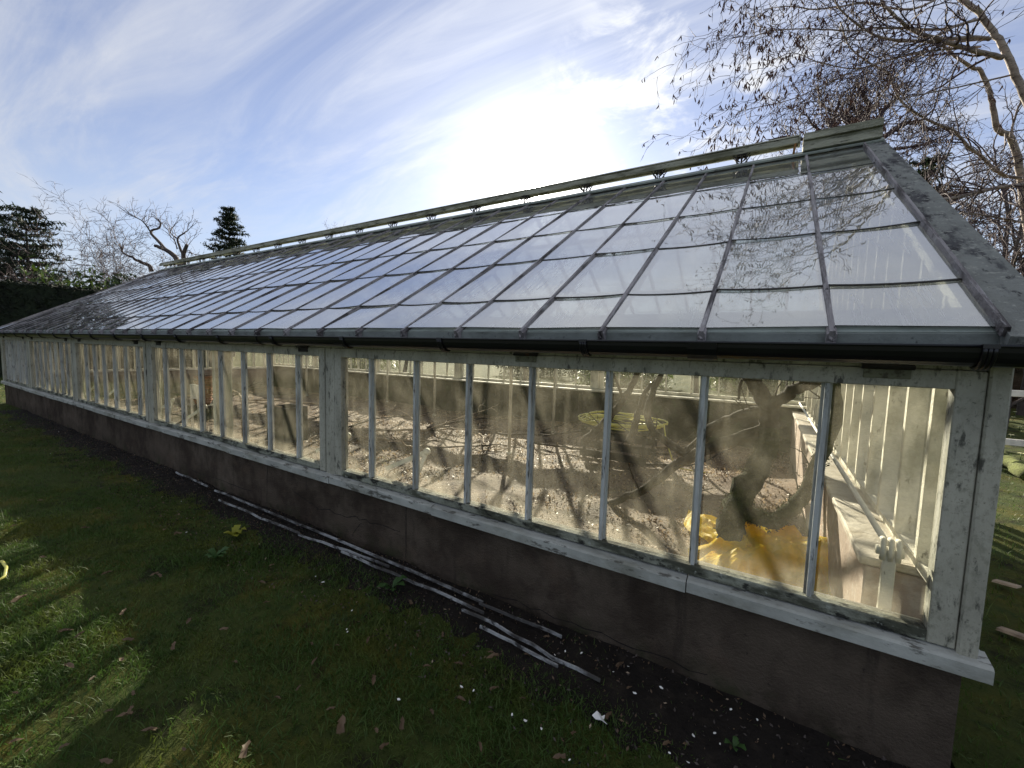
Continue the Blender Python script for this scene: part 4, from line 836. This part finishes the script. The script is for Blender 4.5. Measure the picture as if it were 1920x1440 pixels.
for i in range(22): fb(r.uniform(-8.4, -2.2), r.uniform(2.4, 5.8), r.uniform(0, 6.28), r.uniform(.6, 1.6), r.uniform(.007, .016), 'thin dead branch among the litter on the greenhouse floor', .06, r.choice((m_stick, m_vine)), 'thin dead branches on the greenhouse floor', r.uniform(0, .2))
for i in range(12): fb(r.uniform(-7.8, -1.8), r.uniform(2.6, 5.6), r.uniform(-.7, .9), r.uniform(1.0, 2.2), r.uniform(.014, .026), 'thicker dead branch lying on the greenhouse floor', .08, r.choice((m_stick, m_vine, m_vine)), 'thicker dead branches on the greenhouse floor', r.uniform(.05, .3))
for i in range(8): fb(r.uniform(-15, -9), r.uniform(1.5, 5), r.uniform(0, 6.28), r.uniform(.6, 1.6), r.uniform(.008, .02), 'thin dead branch among the litter on the greenhouse floor', .06, m_vine, 'thin dead branches on the greenhouse floor')
# leaf litter
k = 30000; rg = np.random.default_rng(5); C = np.column_stack([rg.uniform(-16, -.35, k), rg.uniform(.3, 6.2, k), np.zeros(k)]); C[: k*2//3, 0] = rg.uniform(-8, -.35, k*2//3)
C[:, 2] = .034+.03*np.sin(1.1*C[:, 0]+.4)*np.sin(1.3*C[:, 1])+.018*np.sin(4.1*C[:, 0]+2*C[:, 1])+.012*np.sin(9*C[:, 0]-5*C[:, 1])+rg.random(k)*.012
den = np.sin(C[:, 0]*1.7+1)*np.cos(C[:, 1]*2.1)+.6*np.sin(C[:, 0]*4.3-C[:, 1]*3); C = C[den+rg.normal(0, .5, k) > -.35]
V, Q = leafcards(C, .017, 1, 6, (.01, .01, .004), .35, 1.3); o = np_mesh('leaf_litter', V, Q, [m_leafpale, m_leaf], (rg.random(len(Q)) > .5).astype(int)); o['kind'] = 'stuff'

# ------------------------------------------------------------------ outside details
laths = [((330,885),(388,912),.012,'short flaking white lath at the far end of the row along the wall'), ((402,920),(565,985),.012,'weathered lath next along from the short one'), ((565,984),(905,1130),.014,'longest flaking lath lying close to the wall'), ((410,938),(560,1000),.010,'dark lath lying in front of the far weathered lath'), ((560,1003),(730,1062),.011,'pale lath lying in front of the longest lath'), ((640,1035),(908,1148),.011,'mossy lath slanting out from the longest lath'),
         ((868,1142),(1125,1278),.011,'nearest white lath ending in a bright tip'), ((900,1176),(1046,1250),.009,'thin lath close in front of the nearest white lath'), ((900,1131),(1052,1196),.009,'thin lath between the wall and the nearest white lath'), ((90,742),(190,800),.012,'dark stick lying by the far end of the wall'), ((60,760),(140,775),.01,'thin pale stick near the far corner of the wall')]
for i, (a, b, w, lb) in enumerate(laths):
    z = .042 if i not in (0, 1, 3) else .06; p0, p1 = on_z(*a, z), on_z(*b, z); m = MB(); n = 7; w_ = w*.5
    P = [p0.lerp(p1, t/n)+Vector((rnd.gauss(0,.003), rnd.gauss(0,.004), rnd.gauss(0,.003)+(.006*math.sin(t/n*3.14)))) for t in range(n+1)]
    for q0, q1 in zip(P, P[1:]): m.prism([(-w_,-.008),(w_,-.008),(w_*.8,.008),(-w_*.6,.009)], q0, q1, smooth=False)
    m.build('wooden_lath', m_lath, None, lb, 'lath', None, origin=p0)
def leaf_mesh(L_, r, lobes=True):
    m = MB(); n = 12; vs = [(0,0,.003)]
    for j in range(n):
        a = 2*math.pi*j/n; rr = L_*(.5+.22*math.cos(2*a)+(.12*math.cos(5*a+r.uniform(0,1)) if lobes else .04*r.random())); x, y = rr*math.cos(a), rr*.72*math.sin(a); vs.append((x, y, .004+L_*.35*abs(math.sin(a))**2*r.uniform(.3,.9)))
    m.add(vs, [(0, 1+j, 1+(j+1) % n) for j in range(n)], 0, True); m.tube([(-L_*.5,0,.004),(-L_*.85,.02*L_,.01)], .0012, 4); return m
def drop(mesh_owner, u, v, z, lb=None, grp=None, cat='leaf', sc=1):
    p = on_z(u, v, z); c = mesh_owner.copy(); COL.objects.link(c); c.location = p; c.rotation_euler = (rnd.uniform(-.3,.3), rnd.uniform(-.3,.3), rnd.uniform(0,6.28)); c.scale = (sc,)*3; tag(c, lb, cat, grp); return c
LV = [leaf_mesh(.05, rnd).build('fallen_leaf', m_leaf, None, 'large curled pinkish brown leaf beside the nearest lath', 'leaf', 'fallen leaves on the lawn') for _ in range(4)]
spots = [(925,1232),(640,1362),(460,1408),(36,1124)]; lbs = ['large curled pinkish brown leaf beside the nearest lath', 'long dark curled leaf in the grass below the laths', 'light tan leaf near the bottom of the lawn', 'reddish curled leaf near the left edge of the lawn']
for o, (u, v), lb, sc in zip(LV, spots, lbs, (1.0, 1.3, 1.1, 1.3)): o.location = on_z(u, v, .045); o['label'] = lb; o.scale = (sc,)*3; o.rotation_euler.z = rnd.uniform(0, 6)
for u, v in [(290,1077),(160,990),(335,965),(80,1045),(85,1105),(440,1242),(560,1290),(345,1405),(620,1330),(770,1130),(860,1245),(700,1275),(810,1335),(1180,1290),(830,1190),(500,1130),(420,1180),(240,1200),(120,1400),(250,1300),(690,1200),(330,1000),(510,1060),(900,1400),(1075,1375),(980,1310),(280,1370),(30,1390),(200,1075),(590,1240),(1370,1400),(1050,1420),(1250,1395),(720,1400),(150,1190)]+[(rnd.uniform(5, 1200), rnd.uniform(930, 1435)) for _ in range(46)]:
    drop(rnd.choice(LV), u, v, .03, 'small brown fallen leaf in the grass', 'fallen leaves on the lawn', sc=rnd.uniform(.35, .85)) if on_z(u, v).y < -.06 else None
def flake_mesh(s_, r):
    m = MB(); n = 7; vs = [(s_*r.uniform(.5,1)*math.cos(6.28*j/n), s_*.5*r.uniform(.6,1)*math.sin(6.28*j/n), r.uniform(0,.25)*s_) for j in range(n)]
    m.add(vs+[(x, y, z+.002) for x, y, z in vs], [tuple(range(n))[::-1], tuple(range(n, 2*n))]+[(j, (j+1) % n, n+(j+1) % n, n+j) for j in range(n)]); return m
FL = [flake_mesh(.013, rnd).build('paint_flake', m_flake, None, 'small white paint flake lying in the grass', 'paint flake', 'white paint flakes in the grass', origin=(0,0,0)) for _ in range(3)]
fl = [(748,1312),(985,1352),(865,1288),(650,1180),(592,1081),(608,1092),(1068,1425),(1255,1412),(1290,1430),(960,1340),(1015,1367),(605,1092),(652,1185),(888,1295),(1040,1228),(1178,1250),(1150,1260),(1090,1225),(350,998),(95,850),(35,845),(110,810),(20,800),(500,975),(340,940),(660,1145),(1060,1222),(1340,1375),(1350,1395),(1300,1380),(1370,1330),(1420,1350),(1190,1300),(1240,1290)]
for i, (u, v) in enumerate(fl):
    if i < 3: FL[i].location = on_z(u, v, .03)
    else: drop(FL[i % 3], u, v, .03, 'small white paint flake lying in the grass', 'white paint flakes in the grass', 'paint flake', rnd.uniform(.45, 1.1))
p = on_z(1125, 1345, .03); m = MB(); vs = [(-.03,-.01),(-.018,.014),(-.006,.02),(.004,.008),(.016,.012),(.018,-.004),(.034,-.012),(.012,-.018),(-.012,-.017)]; n = len(vs)
m.add([(p.x+x*1.1, p.y+y*1.1, p.z+.008*math.sin(i*2)) for i, (x, y) in enumerate(vs)]+[(p.x+x*1.1, p.y+y*1.1, p.z+.003+.008*math.sin(i*2)) for i, (x, y) in enumerate(vs)], [tuple(range(n))[::-1], tuple(range(n, 2*n))]+[(j, (j+1) % n, n+(j+1) % n, n+j) for j in range(n)])
m.build('torn_scrap', m_flake, None, 'torn white scrap on the dark ground near the wall', 'scrap', origin=p)
# weeds
def weed(name, u, v, n, L_, mt, lb, seed):
    p = on_z(u, v, .0); r = random.Random(seed); m = MB()
    for k in range(n):
        a = r.uniform(0, 6.28); l = L_*r.uniform(.6, 1.1); d = Vector((math.cos(a), math.sin(a), 0)); s_ = Vector((-d.y, d.x, 0)); h = r.uniform(.4,.9)*l; P = []
        for t, w in ((0,.04),(.35,.22),(.7,.25),(1,.02)): c = p+d*l*t+Vector((0,0,.02+h*math.sin(t*2.2))); P += [c-s_*w*l, c+s_*w*l]
        m.add(P, [(0,1,3,2),(2,3,5,4),(4,5,7,6)], 0, True)
    m.build(name, mt, None, lb, 'weed', origin=p)
m_weed = mat('weed_leaf', (.05,.11,.03), rough=.5, transl=.3); m_weedy = mat('yellowing_leaf', (.25,.26,.03), rough=.5, transl=.3)
weed('weed', 735, 1110, 7, .10, m_weed, 'broad-leaved green weed beside the mossy lath', 1); weed('weed', 440, 1010, 9, .10, m_weedy, 'yellowing weed on the lawn below the wall', 2); weed('weed', 405, 1052, 9, .09, m_weed, 'low green weed left of the yellowing weed', 3); weed('weed', 1375, 1410, 8, .05, m_weed, 'small dark weed under the near end of the wall', 4); weed('weed', 640, 985, 5, .07, m_weed, 'weed sprouting against the wall by the longest lath', 5)
# right-hand side: rail fence, mossy log, pale shards, flowers
az1, s1 = az_sl(1912, 738); az2, s2 = az_sl(1912, 831); D = 11.0
T = thing('rail_fence', (3.0, 8.3, -.06), 'white two-rail timber fence beyond the right corner post', 'fence'); p = polar(az1, D); m = MB()
for z in (CZ+s1*D, CZ+s2*D): m.box((p[0]-1.2, p[1]-.02, z-.055), (p[0]+6, p[1]+.02, z+.055), bev=.006)
m.build('rail', m_white, T)
for k in range(4): m = MB(); m.box((p[0]-1.1+k*2.2, p[1]+.022, -.1), (p[0]-.98+k*2.2, p[1]+.14, CZ+s1*D+.12), bev=.008); m.build('post', m_white, T)
a = on_z(1868, 850, .08); b = on_z(1935, 895, .08); m = MB(); d = (b-a); n = 8
m.tube([a+d*(i/n)+Vector((rnd.gauss(0,.015), rnd.gauss(0,.015), rnd.gauss(0,.015))) for i in range(n+1)], [.10+.02*math.sin(i*2.3) for i in range(n+1)], 12); m.build('mossy_log', m_stone, None, 'short moss covered log on the grass behind the corner post', 'log', origin=a)
for i, (u, v, lb) in enumerate(((1888, 1098, 'pale broken board lying behind the corner post'), (1902, 1192, 'thin pale board sunk in the grass near the sill end'))):
    p = on_z(u, v, .03); m = MB(); m.prism([(-.035,-.006),(.03,-.006),(.018,.006),(-.035,.006)], p+Vector((-.05,.05,0)), p+Vector((.045,-.035,.02))); m.build('broken_board', m_stick, None, lb, 'board', origin=p)
for i, (u, v) in enumerate(((1903, 772), (1912, 800), (1896, 815), (1915, 850), (1900, 782))):
    p = on_z(u, v, .12); m = MB(); m.tube([(p.x, p.y, 0), (p.x, p.y, p.z)], .006, 5)
    for k in range(6): a = k*math.pi/3; m.add([p, p+Vector((math.cos(a-.4)*.03, math.sin(a-.4)*.03, .01)), p+Vector((math.cos(a)*.055, math.sin(a)*.055, .0)), p+Vector((math.cos(a+.4)*.03, math.sin(a+.4)*.03, .01))], [(0,1,2,3)], 1)
    m.build('flower', [m_grass, mat('pale_petal', (.8,.78,.5), rough=.6, transl=.3) if i == 0 else bpy.data.materials['pale_petal']], None, 'pale cream flower in the sunlit grass by the rail fence', 'flower', 'pale flowers in the side grass', origin=p)

k = 9000; rg = np.random.default_rng(8); C = np.column_stack([rg.uniform(-13, .1, k), -rg.random(k)**1.3*.75-.02, np.zeros(k)]); C[:, 2] = bumpz(C[:, 0], C[:, 1])+.014+rg.random(k)*.006
V, Q = leafcards(C, .0085, 1, 18, (.004, .004, .002), .5, 1.1); o = np_mesh('soil_litter', V, Q, [m_soil, m_leaf, m_bark, m_stick], rg.choice(4, len(Q), p=[.45, .30, .23, .02])); o['kind'] = 'stuff'
# grass: one mesh of single blades
def grass(n, xs, ys, fn, hmin, hmax, wid, seed, name):
    r = np.random.default_rng(seed); X = r.uniform(*xs, n); Y = r.uniform(*ys, n); keep = r.random(n) < fn(X, Y); X = X[keep]; Y = Y[keep]; n = len(X)
    cl = .5+.5*np.sin(3.1*X+2*np.sin(2.3*Y))*np.cos(2.7*Y+1.5*np.sin(1.9*X)); H = r.uniform(hmin, hmax, n)*(.55+.75*cl); tall = r.random(n) < .02; H[tall] *= 1.9
    a = r.uniform(0, 6.28, n); W = wid*r.uniform(.6, 1.3, n); lean = r.uniform(.2, 1.5, n)*H; b = r.uniform(0, 6.28, n)
    Z = bumpz(X, Y)-.008; sx, sy = np.cos(a)*W, np.sin(a)*W; lx, ly = np.cos(b)*lean, np.sin(b)*lean
    P0 = np.column_stack([X-sx, Y-sy, Z]); P1 = np.column_stack([X+sx, Y+sy, Z]); P2 = np.column_stack([X+sx*.8+lx*.4, Y+sy*.8+ly*.4, Z+H*.62]); P3 = np.column_stack([X-sx*.8+lx*.4, Y-sy*.8+ly*.4, Z+H*.62])
    P4 = np.column_stack([X+sx*.12+lx, Y+sy*.12+ly, Z+H]); P5 = np.column_stack([X-sx*.12+lx, Y-sy*.12+ly, Z+H])
    V = np.stack([P0,P1,P2,P3,P4,P5], 1).reshape(-1, 3); i = np.arange(n)*6; Q = np.concatenate([np.column_stack([i,i+1,i+2,i+3]), np.column_stack([i+3,i+2,i+4,i+5])])
    o = np_mesh(name, V, Q, [m_grass]); o['kind'] = 'stuff'; return o
def dens(X, Y):
    d = np.hypot(X-CX, Y-CY); patch = .22+.78*np.clip(np.sin(2.1*X+1.1*np.sin(3*Y))*np.cos(3.3*Y-.8*X)+.45+.3*np.sin(9*X)*np.sin(8*Y), 0, 1)
    near_wall = np.clip((-Y-.17-.16*np.clip((X+3.2)/2.2, 0, 1)-.05*np.sin(2.2*X))/.22, .05, 1); return np.clip(3.2/np.maximum(d, 1.6)**1.1, .05, 1)*patch*near_wall
grass(640000, (-13, .4), (-3.6, -.05), dens, .014, .040, .0024, 1, 'grass')
grass(60000, (.05, 5), (.1, 9), lambda X, Y: np.clip(1.6/np.maximum(np.hypot(X-CX, Y-CY), 1), .1, 1), .02, .05, .003, 2, 'side_grass')
grass(30000, (-27, -12), (-8, 4), lambda X, Y: np.where((X > -16.8) & (Y > -.1), 0, .7), .03, .06, .006, 3, 'far_grass')
